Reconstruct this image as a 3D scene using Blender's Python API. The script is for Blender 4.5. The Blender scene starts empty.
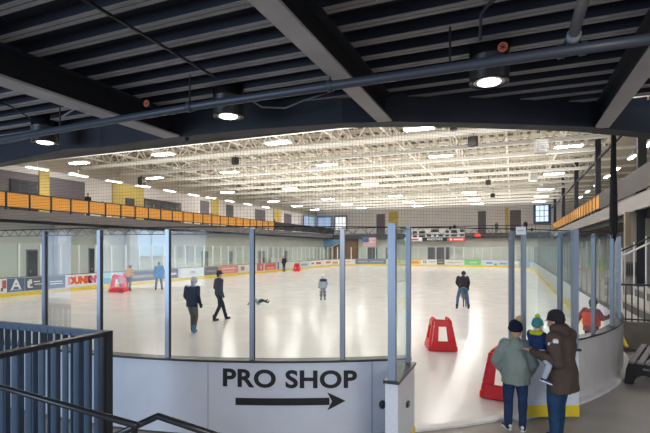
import bpy, bmesh, math, random
from mathutils import Vector, Matrix, noise
random.seed(7)
D = bpy.data
COL = bpy.context.scene.collection
# ------------------------------------------------------------------ camera geometry (measured from the photograph)
F, VX, HY, EYE = 455.0, 513.0, 249.0, 2.6
TH = math.atan((VX - 325) / F)
CC, SS = math.cos(TH), math.sin(TH)

def P(px, py, x=None, y=None, z=None):
    """world point seen at a pixel, on the plane x=, y= or z="""
    k = (px - 325) / F; v = (HY - py) / F
    d = Vector((-SS + k * CC, CC + k * SS, v))
    if x is not None: t = x / d.x
    elif y is not None: t = y / d.y
    else: t = (z - EYE) / d.z
    return Vector((d.x * t, d.y * t, EYE + d.z * t))

def PX(p):
    Z = -p[0] * SS + p[1] * CC; X = p[0] * CC + p[1] * SS
    return 325 + F * X / Z, HY - F * ((p[2] if len(p) > 2 else 0) - EYE) / Z

def yon(px, x): return P(px, 200, x=x).y
def xon(px, y): return P(px, 200, y=y).x

# ------------------------------------------------------------------ materials
MATS = {}
def mat(name, col, rough=.6, metal=0, bump=0, bscale=20, var=0, vscale=5, emis=0, spec=.5, coat=0):
    if name in MATS: return MATS[name]
    m = D.materials.new(name); m.use_nodes = True; nt = m.node_tree; b = nt.nodes['Principled BSDF']
    b.inputs['Base Color'].default_value = (*col, 1); b.inputs['Roughness'].default_value = rough
    b.inputs['Metallic'].default_value = metal; b.inputs['Specular IOR Level'].default_value = spec
    b.inputs['Coat Weight'].default_value = coat
    tc = nt.nodes.new('ShaderNodeTexCoord')
    if var:
        n = nt.nodes.new('ShaderNodeTexNoise'); n.inputs['Scale'].default_value = vscale; n.inputs['Detail'].default_value = 4
        r = nt.nodes.new('ShaderNodeMapRange'); r.inputs[1].default_value = .3; r.inputs[2].default_value = .7
        r.inputs[3].default_value = 1 - var; r.inputs[4].default_value = 1 + var
        mx = nt.nodes.new('ShaderNodeVectorMath'); mx.operation = 'SCALE'; mx.inputs[0].default_value = col
        nt.links.new(tc.outputs['Object'], n.inputs['Vector']); nt.links.new(n.outputs['Fac'], r.inputs[0])
        nt.links.new(r.outputs[0], mx.inputs['Scale']); nt.links.new(mx.outputs[0], b.inputs['Base Color'])
    if bump:
        n = nt.nodes.new('ShaderNodeTexNoise'); n.inputs['Scale'].default_value = bscale; n.inputs['Detail'].default_value = 5
        bp = nt.nodes.new('ShaderNodeBump'); bp.inputs['Strength'].default_value = bump; bp.inputs['Distance'].default_value = .02
        nt.links.new(tc.outputs['Object'], n.inputs['Vector']); nt.links.new(n.outputs['Fac'], bp.inputs['Height'])
        nt.links.new(bp.outputs[0], b.inputs['Normal'])
    if emis:
        b.inputs['Emission Color'].default_value = (*col, 1); b.inputs['Emission Strength'].default_value = emis
    MATS[name] = m; return m

def glass_mat(name, tint, gloss):
    m = D.materials.new(name); m.use_nodes = True; nt = m.node_tree; nt.nodes.clear()
    o = nt.nodes.new('ShaderNodeOutputMaterial'); t = nt.nodes.new('ShaderNodeBsdfTransparent'); g = nt.nodes.new('ShaderNodeBsdfGlossy')
    t.inputs[0].default_value = (*tint, 1); g.inputs['Roughness'].default_value = .03; g.inputs[0].default_value = (.9, .95, 1, 1)
    lw = nt.nodes.new('ShaderNodeLayerWeight'); lw.inputs[0].default_value = .25
    mr = nt.nodes.new('ShaderNodeMath'); mr.operation = 'MULTIPLY_ADD'; mr.inputs[1].default_value = .32; mr.inputs[2].default_value = gloss
    mx = nt.nodes.new('ShaderNodeMixShader')
    nt.links.new(lw.outputs['Fresnel'], mr.inputs[0]); nt.links.new(mr.outputs[0], mx.inputs[0])
    nt.links.new(t.outputs[0], mx.inputs[1]); nt.links.new(g.outputs[0], mx.inputs[2]); nt.links.new(mx.outputs[0], o.inputs[0])
    return m

def stripe_mat(name, c1, c2, axis, scale, sharp=.5, rough=.7, dots=None):
    """two colours in stripes along an object axis (flutes, siding, block courses)"""
    m = D.materials.new(name); m.use_nodes = True; nt = m.node_tree; b = nt.nodes['Principled BSDF']
    b.inputs['Roughness'].default_value = rough
    tc = nt.nodes.new('ShaderNodeTexCoord'); sp = nt.nodes.new('ShaderNodeSeparateXYZ'); nt.links.new(tc.outputs['Object'], sp.inputs[0])
    def saw(ax, sc, th):
        a = nt.nodes.new('ShaderNodeMath'); a.operation = 'MULTIPLY'; a.inputs[1].default_value = sc
        f = nt.nodes.new('ShaderNodeMath'); f.operation = 'FRACT'; g = nt.nodes.new('ShaderNodeMath'); g.operation = 'GREATER_THAN'; g.inputs[1].default_value = th
        nt.links.new(sp.outputs[ax], a.inputs[0]); nt.links.new(a.outputs[0], f.inputs[0]); nt.links.new(f.outputs[0], g.inputs[0]); return g
    g = saw(axis, scale, sharp); out = g
    if dots:
        h = saw(dots[0], dots[1], dots[2]); mm = nt.nodes.new('ShaderNodeMath'); mm.operation = dots[3]
        nt.links.new(g.outputs[0], mm.inputs[0]); nt.links.new(h.outputs[0], mm.inputs[1]); out = mm
    mx = nt.nodes.new('ShaderNodeMix'); mx.data_type = 'RGBA'; mx.inputs[6].default_value = (*c1, 1); mx.inputs[7].default_value = (*c2, 1)
    nt.links.new(out.outputs[0], mx.inputs[0]); nt.links.new(mx.outputs[2], b.inputs['Base Color'])
    MATS[name] = m; return m

M = dict(
    dark=mat('dark_blue_steel', (.011, .014, .022), .6, var=.15, vscale=3), black=mat('black', (.012, .012, .014), .5),
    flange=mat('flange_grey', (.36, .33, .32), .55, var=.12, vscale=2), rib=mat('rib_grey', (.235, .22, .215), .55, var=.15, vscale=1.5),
    recess=mat('rib_recess_shade', (.010, .013, .024), .7, var=.2, vscale=3),  # shade of the deck recesses and rib sides put into the colour
    pipe=mat('pipe_slate', (.034, .041, .056), .45), pipe2=mat('pipe_grey', (.17, .18, .20), .45),
    rail=mat('rail_black', (.02, .022, .027), .35), slat=mat('slat_blue', (.05, .085, .14), .45, var=.1),
    cream=mat('cream_steel', (.90, .86, .77), .6), creamd=mat('cream_wall', (.84, .80, .77), .8, var=.06, vscale=.6),
    greenw=mat('pale_green_wall', (.80, .82, .76), .8, var=.06, vscale=.4),
    lilac=stripe_mat('lilac_block', (.17, .15, .165), (.12, .105, .115), 2, 2.5, .93), yellow=mat('yellow_paint', (.62, .47, .13), .7, var=.08, vscale=1),
    window=mat('dark_window', (.03, .034, .045), .15), door=mat('door_dark', (.05, .055, .06), .5),
    alu=mat('aluminium_post', (.30, .345, .42), .36, .45), whitep=mat('white_post', (.82, .82, .80), .5),
    white=mat('board_bluelit_white', (.64, .68, .76), .32, var=.05, vscale=1.5, coat=.2), warmw=mat('board_warmlit_white', (.74, .70, .69), .3, var=.08, vscale=2, coat=.3),  # one board white in two tints: blue daylight and warmer light in the colour
    leaf=mat('scuffed_white', (.70, .73, .80), .35, var=.06, vscale=25), yellowk=mat('kick_yellow', (.85, .62, .03), .4, var=.1, vscale=4),
    cap=mat('cap_rail_dark', (.035, .04, .045), .35), curb=mat('white_curb', (.82, .81, .80), .6, var=.1),
    letter=mat('lettering_black', (.008, .009, .012), .5), grey=mat('fascia_grey', (.17, .155, .155), .6, var=.1, vscale=1),
    lgrey=mat('fascia_light', (.34, .325, .33), .6, var=.05, vscale=.7), dgrey=mat('parapet_dark', (.055, .05, .052), .6, var=.1, vscale=1),
    orange=None, concrete=mat('concrete', (.34, .31, .28), .45, var=.16, vscale=1.3, bump=.05, bscale=8),
    lowwall=mat('low_wall', (.22, .19, .155), .8, var=.15, vscale=3), red=mat('red_plastic', (.90, .014, .028), .32),
    net=mat('net_cord', (.10, .09, .075), .8), netd=mat('net_bundle', (.012, .011, .012), .9, var=.4, vscale=30),
    light=mat('light_panel', (1, .97, .92), .5, emis=66), lightb=mat('light_pendant', (1, .95, .86), .5, emis=9), lighth=mat('light_housing', (.8, .8, .78), .5),
    winblue=mat('daylight_window', (.45, .6, .85), .3, emis=.45), winwhite=mat('bright_window', (.9, .95, 1), .3, emis=.8),
    bluep=mat('blue_panel', (.22, .45, .72), .5), wood=mat('brown_wood', (.30, .155, .08), .6, var=.15, vscale=2),
    led=mat('led_red', (1, .03, .02), .4, emis=2.0), ledoff=mat('led_dark', (.02, .02, .025), .3), sbwhite=mat('score_grey', (.55, .55, .55), .5),
    tan=stripe_mat('tan_siding', (.38, .32, .25), (.26, .215, .16), 0, 2.2, .55), pinkg=stripe_mat('grey_siding', (.42, .37, .36), (.31, .275, .27), 0, 3.0, .85),
    skin=mat('skin', (.62, .36, .26), .5), hair=mat('hair_brown', (.13, .075, .04), .8), blond=mat('hair_blond', (.42, .28, .14), .8),
    seatg=mat('bench_grey', (.22, .21, .21), .55, var=.1, vscale=6), benchb=mat('bench_black', (.012, .012, .013), .4),
)
# orange slatted wood
M['orange'] = stripe_mat('orange_slats', (.92, .42, .07), (.60, .24, .035), 2, 9, .8)
glass = glass_mat('rink_glass', (.94, .975, .96), .015)
glassfar = glass_mat('far_glass', (.86, .92, .90), .03)
edgeglass = mat('glass_edge', (.16, .36, .34), .2)
# ice
def ice_material():
    m = D.materials.new('ice'); m.use_nodes = True; nt = m.node_tree; b = nt.nodes['Principled BSDF']
    tc = nt.nodes.new('ShaderNodeTexCoord'); n = nt.nodes.new('ShaderNodeTexNoise'); n.inputs['Scale'].default_value = .35; n.inputs['Detail'].default_value = 6
    cr = nt.nodes.new('ShaderNodeValToRGB'); cr.color_ramp.elements[0].position = .3; cr.color_ramp.elements[1].position = .7
    cr.color_ramp.elements[0].color = (.83, .81, .80, 1); cr.color_ramp.elements[1].color = (.89, .88, .88, 1)
    nt.links.new(tc.outputs['Object'], n.inputs['Vector']); nt.links.new(n.outputs['Fac'], cr.inputs[0]); nt.links.new(cr.outputs[0], b.inputs['Base Color'])
    n2 = nt.nodes.new('ShaderNodeTexNoise'); n2.inputs['Scale'].default_value = 1.3; n2.inputs['Detail'].default_value = 8
    mr = nt.nodes.new('ShaderNodeMapRange'); mr.inputs[3].default_value = .10; mr.inputs[4].default_value = .28
    nt.links.new(tc.outputs['Object'], n2.inputs['Vector']); nt.links.new(n2.outputs['Fac'], mr.inputs[0]); nt.links.new(mr.outputs[0], b.inputs['Roughness'])
    bp = nt.nodes.new('ShaderNodeBump'); bp.inputs['Strength'].default_value = .03; bp.inputs['Distance'].default_value = .03
    nt.links.new(n2.outputs['Fac'], bp.inputs['Height']); nt.links.new(bp.outputs[0], b.inputs['Normal'])
    b.inputs['Specular IOR Level'].default_value = .35
    return m
icem = ice_material()
roofm = stripe_mat('roof_deck', (.40, .355, .275), (.045, .035, .025), 1, 1 / 1.95, .62, dots=(0, 1 / .62, .45, 'MULTIPLY'))

# ------------------------------------------------------------------ object helpers
class MB:
    def __init__(s): s.v = []; s.f = []
    def face(s, pts):
        i = len(s.v); s.v += [tuple(p) for p in pts]; s.f.append(tuple(range(i, i + len(pts))))
    def hexa(s, p):  # 8 points: bottom 4 ccw, top 4
        i = len(s.v); s.v += [tuple(q) for q in p]
        for a in ((0, 3, 2, 1), (4, 5, 6, 7), (0, 1, 5, 4), (1, 2, 6, 5), (2, 3, 7, 6), (3, 0, 4, 7)): s.f.append(tuple(i + k for k in a))
        return s
    def box(s, x0, x1, y0, y1, z0, z1):
        x0, x1 = sorted((x0, x1)); y0, y1 = sorted((y0, y1)); z0, z1 = sorted((z0, z1))
        return s.hexa([(x0, y0, z0), (x1, y0, z0), (x1, y1, z0), (x0, y1, z0), (x0, y0, z1), (x1, y0, z1), (x1, y1, z1), (x0, y1, z1)])
    def bar(s, a, b, w, h, up=(0, 0, 1)):
        a, b = Vector(a), Vector(b); d = (b - a).normalized(); up = Vector(up)
        if abs(d.dot(up)) > .99: up = Vector((0, 1, 0))
        r = d.cross(up).normalized() * w / 2; u = r.cross(d).normalized() * h / 2
        return s.hexa([a - r - u, a + r - u, b + r - u, b - r - u, a - r + u, a + r + u, b + r + u, b - r + u])
    def tube(s, pts, r, n=10, cap=True):
        pts = [Vector(p) for p in pts]; rs = r if isinstance(r, (list, tuple)) else [r] * len(pts)
        base = len(s.v); up = Vector((0, 0, 1))
        for i, p in enumerate(pts):
            d = (pts[min(i + 1, len(pts) - 1)] - pts[max(i - 1, 0)]).normalized()
            if i == 0: a = d.cross(up) if abs(d.dot(up)) < .95 else d.cross(Vector((0, 1, 0)))
            else: a = a - d * a.dot(d)
            a.normalize(); b = d.cross(a).normalized()
            for k in range(n):
                t = 2 * math.pi * k / n; s.v.append(tuple(p + (a * math.cos(t) + b * math.sin(t)) * rs[i]))
        for i in range(len(pts) - 1):
            for k in range(n):
                q = base + i * n; s.f.append((q + k, q + (k + 1) % n, q + n + (k + 1) % n, q + n + k))
        if cap:
            s.f.append(tuple(base + k for k in reversed(range(n)))); e = base + (len(pts) - 1) * n; s.f.append(tuple(e + k for k in range(n)))
        return s
    def ell(s, c, r, seg=14, rings=10, rot=None):
        base = len(s.v); c = Vector(c); r = (r,) * 3 if isinstance(r, (int, float)) else r
        R = rot or Matrix.Identity(3)
        def pt(x, y, z): return tuple(c + R @ Vector((x * r[0], y * r[1], z * r[2])))
        s.v.append(pt(0, 0, -1))
        for i in range(1, rings):
            ph = math.pi * i / rings - math.pi / 2
            for k in range(seg):
                t = 2 * math.pi * k / seg; s.v.append(pt(math.cos(ph) * math.cos(t), math.cos(ph) * math.sin(t), math.sin(ph)))
        s.v.append(pt(0, 0, 1)); top = len(s.v) - 1
        for k in range(seg):
            s.f.append((base, base + 1 + (k + 1) % seg, base + 1 + k)); e = top - seg
            s.f.append((top, e + k, e + (k + 1) % seg))
        for i in range(rings - 2):
            for k in range(seg):
                q = base + 1 + i * seg; s.f.append((q + k, q + (k + 1) % seg, q + seg + (k + 1) % seg, q + seg + k))
        return s
    def limb(s, pts, rs, n=12):
        s.tube(pts, list(rs), n)
        for p, r in zip(pts, rs): s.ell(p, r, n, 8)
        return s
    def rings(s, rr, n=20):
        """rr: list of (centre, right vec, rx, fwd vec, ry)"""
        base = len(s.v)
        for c, a, rx, b, ry in rr:
            for k in range(n):
                t = 2 * math.pi * k / n; s.v.append(tuple(Vector(c) + Vector(a) * rx * math.cos(t) + Vector(b) * ry * math.sin(t)))
        for i in range(len(rr) - 1):
            for k in range(n):
                q = base + i * n; s.f.append((q + k, q + (k + 1) % n, q + n + (k + 1) % n, q + n + k))
        s.f.append(tuple(base + k for k in reversed(range(n)))); e = base + (len(rr) - 1) * n; s.f.append(tuple(e + k for k in range(n)))
        return s
    def poly(s, pts, t, nrm):
        """flat polygon with thickness t along nrm"""
        nrm = Vector(nrm).normalized() * t; n = len(pts); i = len(s.v)
        s.v += [tuple(Vector(p)) for p in pts] + [tuple(Vector(p) + nrm) for p in pts]
        s.f.append(tuple(i + k for k in reversed(range(n)))); s.f.append(tuple(i + n + k for k in range(n)))
        for k in range(n): s.f.append((i + k, i + (k + 1) % n, i + n + (k + 1) % n, i + n + k))
        return s
    def build(s, name, m, parent=None, smooth=False, bevel=0):
        me = D.meshes.new(name); me.from_pydata(s.v, [], s.f); me.update()
        bm = bmesh.new(); bm.from_mesh(me); bmesh.ops.recalc_face_normals(bm, faces=bm.faces); bm.to_mesh(me); bm.free()
        if m: me.materials.append(m)
        if smooth:
            for p in me.polygons: p.use_smooth = True
        o = D.objects.new(name, me); COL.objects.link(o)
        if parent is not None:
            o.parent = parent; o.matrix_parent_inverse = Matrix.Identity(4)
            if any(parent.matrix_world[i][3] for i in range(3)) or True: pass
        if bevel:
            b = o.modifiers.new('b', 'BEVEL'); b.width = bevel; b.segments = 2; b.limit_method = 'ANGLE'
        return o

def tag(o, label=None, cat=None, group=None, kind=None):
    if label: o['label'] = label
    if cat: o['category'] = cat
    if group: o['group'] = group
    if kind: o['kind'] = kind
    return o
def empty(name, loc=(0, 0, 0), rz=0, label=None, cat=None, group=None, kind=None):
    o = D.objects.new(name, None); COL.objects.link(o); o.location = loc; o.rotation_euler = (0, 0, rz); o.empty_display_size = .1
    return tag(o, label, cat, group, kind)
def struct(o, label=None, cat=None): return tag(o, label, cat, None, 'structure')
def copy_tree(o, parent=None):
    c = o.copy(); COL.objects.link(c); c.parent = parent
    for ch in list(o.children): copy_tree(ch, c)
    return c
ORD = ['first', 'second', 'third', 'fourth', 'fifth', 'sixth', 'seventh', 'eighth', 'ninth', 'tenth', 'eleventh', 'twelfth', 'thirteenth', 'fourteenth']

def text_obj(body, size, m, origin, right, up=(0, 0, 1), parent=None, name='lettering', bold=0, mapper=None, align='CENTER', sx=1.0):
    cu = D.curves.new('t', 'FONT'); cu.body = body; cu.size = size; cu.offset = bold; cu.align_x = align; cu.align_y = 'CENTER'; cu.resolution_u = 4
    to = D.objects.new('t', cu); COL.objects.link(to)
    dg = bpy.context.evaluated_depsgraph_get(); me = D.meshes.new_from_object(to.evaluated_get(dg)); D.objects.remove(to)
    me.materials.clear(); me.materials.append(m); me.name = name
    right = Vector(right).normalized(); up = Vector(up); origin = Vector(origin)
    for v in me.vertices:
        a, b = v.co.x * sx, v.co.y
        v.co = mapper(a, b) if mapper else origin + right * a + up * b
    o = D.objects.new(name, me); COL.objects.link(o)
    if parent is not None: o.parent = parent
    return o

# ------------------------------------------------------------------ rink outline
X0, X1, Y0, Y1, R = -25.1, 2.3, 5.05, 69.7, 8.6
SEG = []
def _build():
    q = math.pi / 2
    w = X1 - X0 - 2 * R; h = Y1 - Y0 - 2 * R; a = R * q
    s = 0
    for kind, ln, dat in (('l', w, ((X0 + R, Y0), (1, 0))), ('a', a, ((X1 - R, Y0 + R), -q)), ('l', h, ((X1, Y0 + R), (0, 1))), ('a', a, ((X1 - R, Y1 - R), 0)),
                          ('l', w, ((X1 - R, Y1), (-1, 0))), ('a', a, ((X0 + R, Y1 - R), q)), ('l', h, ((X0, Y1 - R), (0, -1))), ('a', a, ((X0 + R, Y0 + R), 2 * q))):
        SEG.append((s, ln, kind, dat)); s += ln
    return s
TOT = _build()
def pos(s, off=0, z=0):
    s = s % TOT
    for s0, ln, kind, dat in SEG:
        if s <= s0 + ln + 1e-9:
            t = s - s0
            if kind == 'l':
                (x, y), (dx, dy) = dat
                return Vector((x + dx * t + dy * off, y + dy * t - dx * off, z))
            (cx, cy), a0 = dat; a = a0 + t / R
            return Vector((cx + (R + off) * math.cos(a), cy + (R + off) * math.sin(a), z))
def tan(s): return (pos(s + .02) - pos(s - .02)).normalized()
def s_px(px, lo, hi, off=0):
    g = lambda s: PX(pos(s, off))[0] - px
    a, b = lo, hi; fa = g(a)
    for _ in range(50):
        m_ = (a + b) / 2; fm = g(m_)
        if (fm > 0) == (fa > 0): a, fa = m_, fm
        else: b = m_
    return (a + b) / 2
S_NR, S_RS, S_FR, S_FS, S_FL, S_LS, S_NL = [SEG[i][0] for i in range(1, 8)]  # starts: near-right arc, right side, far-right arc, far straight, far-left arc, left side, near-left arc
def sweep(mb, s0, s1, prof, step=.35, straight=False):
    """closed profile [(off,z)] along the outline"""
    br = [s0] + [b for b in (S_NR, S_RS, S_FR, S_FS, S_FL, S_LS, S_NL, TOT, TOT + S_NR) if s0 < b < s1] + [s1]
    ss = []
    for a, b in zip(br, br[1:]):
        mid = ((a + b) / 2) % TOT
        arc = any(sg[2] == 'a' and sg[0] <= mid <= sg[0] + sg[1] for sg in SEG)
        n = max(1, int((b - a) / step)) if arc else 1
        ss += [a + (b - a) * i / n for i in range(n)]
    ss.append(s1)
    base = len(mb.v); n = len(prof)
    for s in ss:
        for off, z in prof: mb.v.append(tuple(pos(s, off, z)))
    for i in range(len(ss) - 1):
        for k in range(n):
            q = base + i * n; mb.f.append((q + k, q + (k + 1) % n, q + n + (k + 1) % n, q + n + k))
    mb.f.append(tuple(base + k for k in range(n))); e = base + (len(ss) - 1) * n; mb.f.append(tuple(e + k for k in reversed(range(n))))
    return mb
def rect(o0, o1, z0, z1): return [(o0, z0), (o1, z0), (o1, z1), (o0, z1)]
BH, GT = 1.06, 2.88   # board height, glass top

def boards(name, label, s0, s1, mface, minner, posts, glassm, mpost, pw=.085, curb=None, group=None):
    root = empty(name, pos((s0 + s1) / 2), 0, label, 'rink boards', group)
    root.location = (0, 0, 0)
    sweep(MB(), s0, s1, rect(.075, .15, .02, BH - .03)).build('outer_panel', mface, root)
    sweep(MB(), s0, s1, rect(0, .07, .02, BH - .03)).build('inner_panel', minner, root)
    sweep(MB(), s0, s1, rect(-.012, .0, .02, .22)).build('kick_plate', M['yellowk'], root)
    sweep(MB(), s0, s1, rect(-.01, .17, BH - .03, BH)).build('cap_rail', M['cap'], root)
    if curb: sweep(MB(), s0, s1, rect(.15, .27, -.01, .04)).build('base_curb', curb, root)
    pw0 = pw
    for s in posts:
        pw = .028 if (name == 'rink_boards' and S_RS < s < S_FR) else pw0
        c = pos(s, .075); t = tan(s); nrm = Vector((t.y, -t.x, 0))
        mb = MB(); a, b = t * pw / 2, nrm * pw * .55
        mb.hexa([c - a - b + Vector((0, 0, BH)), c + a - b + Vector((0, 0, BH)), c + a + b + Vector((0, 0, BH)), c - a + b + Vector((0, 0, BH)),
                 c - a - b + Vector((0, 0, GT)), c + a - b + Vector((0, 0, GT)), c + a + b + Vector((0, 0, GT)), c - a + b + Vector((0, 0, GT))])
        mb.build('glass_post', mpost, root)
        if mpost is M['alu']:
            for q_, mm_ in ((pw / 2 + .007, M['cap']), (-pw / 2 + .012, M['whitep'])):
                w_ = .007; e_ = c + t * q_; a2 = t * w_; b2 = nrm * .011; zz = (Vector((0, 0, BH + .001)), Vector((0, 0, GT - .001)))
                mb = MB(); mb.hexa([e_ - a2 - b2 + zz[0], e_ + a2 - b2 + zz[0], e_ + a2 + b2 + zz[0], e_ - a2 + b2 + zz[0], e_ - a2 - b2 + zz[1], e_ + a2 - b2 + zz[1], e_ + a2 + b2 + zz[1], e_ - a2 + b2 + zz[1]])
                if mm_ is M['cap'] : mb.build('gasket', mm_, root)
    ends = [s0] + list(posts) + [s1]
    for a, b in zip(ends, ends[1:]):
        if b - a < .2: continue
        mb = MB(); n = max(1, int((b - a) / .4))
        for i in range(n):
            p, q = a + (b - a) * i / n, a + (b - a) * (i + 1) / n
            mb.face([pos(p, .075, BH), pos(q, .075, BH), pos(q, .075, GT - .02), pos(p, .075, GT - .02)])
        mb.build('glass_pane', glassm, root)
    return root

LO = -S_NR * 0 - 8.0
S_A0 = TOT - (TOT - S_NL) * .8 - TOT   # negative: within the near-left arc
sgl = s_px(409, 0, S_RS, .075); sgr = s_px(509, 0, S_RS, .075)
near_posts = [s_px(p, -3, S_RS, .075) for p in (45, 100, 168, 252, 342)]
pitchn = near_posts[1] - near_posts[0]
extra = [near_posts[0] - 1.6 * i for i in (4, 3, 2, 1)]
B1 = boards('rink_boards', 'white curved rink boards with tall glass and black PRO SHOP lettering beside the open gate', S_A0, sgl, M['white'], M['white'], extra + near_posts, glass, M['alu'], .06)
rp = [sgr + .05, s_px(560, 0, S_RS + 5, .075), s_px(593.5, 0, S_RS + 5, .075), s_px(612, 0, S_RS + 5, .075)]
s_ = rp[-1]
while s_ + 1.25 < S_FR: s_ += 1.25; rp.append(s_)
B2 = boards('rink_boards', 'grey white curved rink boards sweeping round behind the couple to the far corner', sgr, S_FR, M['warmw'], M['white'], rp, glass, M['alu'], .06, curb=M['curb'])
nfar = int((S_LS - S_FR) / 1.3)
B3 = boards('rink_boards', 'far end rink boards with adverts below the scoreboard', S_FR, S_LS, M['white'], M['white'], [S_FR + (S_LS - S_FR) * (i + .5) / nfar for i in range(nfar)], glassfar, M['whitep'], .09)
nl = int((S_NL - S_LS) / 1.25)
B4 = boards('rink_boards', 'long side rink boards with adverts under the orange panelled balcony', S_LS, TOT + S_A0, M['white'], M['white'], [S_LS + 1.25 * (i + .5) for i in range(nl)], glassfar, M['whitep'], .09)

# seams and knob of the near boards
for px in (372, 208):
    s = s_px(px, 0, S_RS, .15); mb = MB(); sweep(mb, s - .004, s + .004, rect(.15, .153, .02, BH - .03)); mb.build('panel_seam', M['lgrey'], B1)
s = s_px(382.5, 0, S_RS, .16); MB().ell(pos(s, .16, .42), (.05, .05, .06)).build('latch_knob', M['cap'], B1, True)
# PRO SHOP lettering and arrow, wrapped on the curved panel
sa, sb = s_px(223, 0, S_RS, .15), s_px(357, 0, S_RS, .15)
def pz(px, py, off=.153): # height on the outer face under a pixel
    s = s_px(px, 0, S_RS, off); p = pos(s, off); Z = -p.x * SS + p.y * CC
    return EYE - (py - HY) * Z / F
zc = (pz(223, 376) + pz(357, 378)) / 2; hgt = (387 - 369) * 6.25 / F
cu = D.curves.new('t', 'FONT'); cu.body = 'PRO SHOP'; cu.size = 1; cu.offset = .032; cu.space_character = 1.05; cu.resolution_u = 6
to = D.objects.new('t', cu); COL.objects.link(to); me = D.meshes.new_from_object(to.evaluated_get(bpy.context.evaluated_depsgraph_get())); D.objects.remove(to)
xs = [v.co.x for v in me.vertices]; ys = [v.co.y for v in me.vertices]; xa, xb, ya, yb = min(xs), max(xs), min(ys), max(ys)
za, zb = pz(223, 386.5), pz(223, 368.0); zc2, zd = pz(357, 388.0), pz(357, 370)
for v in me.vertices:
    u = (v.co.x - xa) / (xb - xa); w = (v.co.y - ya) / (yb - ya)
    v.co = pos(sa + (sb - sa) * u, .155, (za + (zc2 - za) * u) * (1 - w) + (zb + (zd - zb) * u) * w)
me.materials.clear(); me.materials.append(M['letter'])
cutp = pos(sa + (sb - sa) * .432, .155).x
for word, keep in (('PRO', lambda x: x < cutp), ('SHOP', lambda x: x >= cutp)):
    m2 = me.copy(); bm = bmesh.new(); bm.from_mesh(m2); bmesh.ops.delete(bm, geom=[v for v in bm.verts if not keep(v.co.x)], context='VERTS'); bm.to_mesh(m2); bm.free()
    lo = D.objects.new('lettering', m2); COL.objects.link(lo); lo.parent = B1; lo['label'] = 'black lettering reading ' + word
sA, sB = s_px(235.5, 0, S_RS, .155), s_px(345.5, 0, S_RS, .155); zl = (pz(240, 399.8) + pz(340, 402.5)) / 2; mb = MB(); n = 24
sh = sB - .22
for i in range(n):
    a, b = sA + (sh - sA) * i / n, sA + (sh - sA) * (i + 1) / n; mb.face([pos(a, .156, zl - .05), pos(b, .156, zl - .05), pos(b, .156, zl + .05), pos(a, .156, zl + .05)])
mb.face([pos(sh - .03, .157, zl - .125), pos(sB, .157, zl), pos(sh - .03, .157, zl + .125), pos(sh + .035, .157, zl)])
ar = mb.build('arrow', M['letter'], B1)

# ------------------------------------------------------------------ gate leaves
def gate(label, a, b, inner_first, thick=.13):
    """leaf from a (outer end) to b (hinge); glass above"""
    a, b = Vector(a), Vector(b); d = (b - a); L = d.length; rz = math.atan2(d.y, d.x)
    g = empty('rink_gate', (a.x, a.y, 0), rz, label, 'gate')
    t = thick
    y0, y1 = (-t / 2, t / 2)
    MB().box(0, L, y0, y1, .03, BH - .03).build('door_panel', M['leaf'], g)
    side = y0 if inner_first else y1
    MB().box(-.004, L + .002, side - .012, side + .012, .03, .2).build('kick_plate', M['yellowk'], g)
    MB().box(-.03, L + .01, y0 - .02, y1 + .02, BH - .03, BH + .005).build('cap_rail', M['cap'], g)
    MB().box(-.002, .075, -.045, .045, BH, GT + .02).build('glass_post', M['alu'], g)
    MB().box(L - .06, L, -.03, .03, BH, GT + .02).build('glass_post', M['alu'], g)
    mb = MB(); mb.box(.07, L - .05, -.006, .006, BH, GT - .02); mb.build('glass_pane', glass, g)
    MB().box(.07, L - .05, -.008, .008, GT - .02, GT - .008).build('glass_edge', edgeglass, g)
    MB().box(L * .45, L * .55, side - .03, side + .03, .62, .68).build('latch_handle', M['cap'], g)
    return g
ga = P(391.5, 381, z=BH); gb = P(409, 362, z=BH)
G1 = gate('open gate leaf standing edge on at the end of the PRO SHOP boards', (ga.x + .0, ga.y, 0), (gb.x, gb.y, 0), True, .15)
gr = P(577, 417, z=0); gl = P(521.5, 417.5, z=0)
G2 = gate('scuffed white gate leaf with yellow foot strip folded back behind the couple', (gr.x, gr.y, 0), (gl.x, gl.y, 0), False, .1)
# white notice on top of the gate post
pn = P(520.5, 229, y=gl.y)
nt_ = MB().box(gl.x - .08, gl.x + .06, gl.y - .06, gl.y - .045, 2.82, 2.94).build('sign', mat('paper_white', (.8, .8, .8), .6)); tag(nt_, 'small white paper notice fixed on top of the gate glass post', 'sign')
MB().box(gl.x - .06, gl.x + .03, gl.y - .064, gl.y - .061, 2.875, 2.885).build('printed_line', mat('ink_grey', (.25, .25, .27), .6), nt_)

# ------------------------------------------------------------------ ground, ice, shell
mb = MB(); mb.box(-36, 14, -7, 80, -.2, -.012); struct(mb.build('floor', M['concrete']), 'grey brown polished concrete floor around the rink')
mb = MB(); ss = []
for sg in SEG:
    n = 24 if sg[2] == 'a' else 1
    ss += [sg[0] + sg[1] * i / n for i in range(n)]
mb.face([pos(s, .02, .012) for s in ss]); struct(mb.build('ice_floor', icem), 'white ice sheet')
# raised threshold strip in the gate opening
o = sweep(MB(), sgl, sgr, rect(.0, .15, -.01, .02)).build('threshold', M['curb']); struct(o, 'pale threshold strip in the gate opening')
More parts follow.
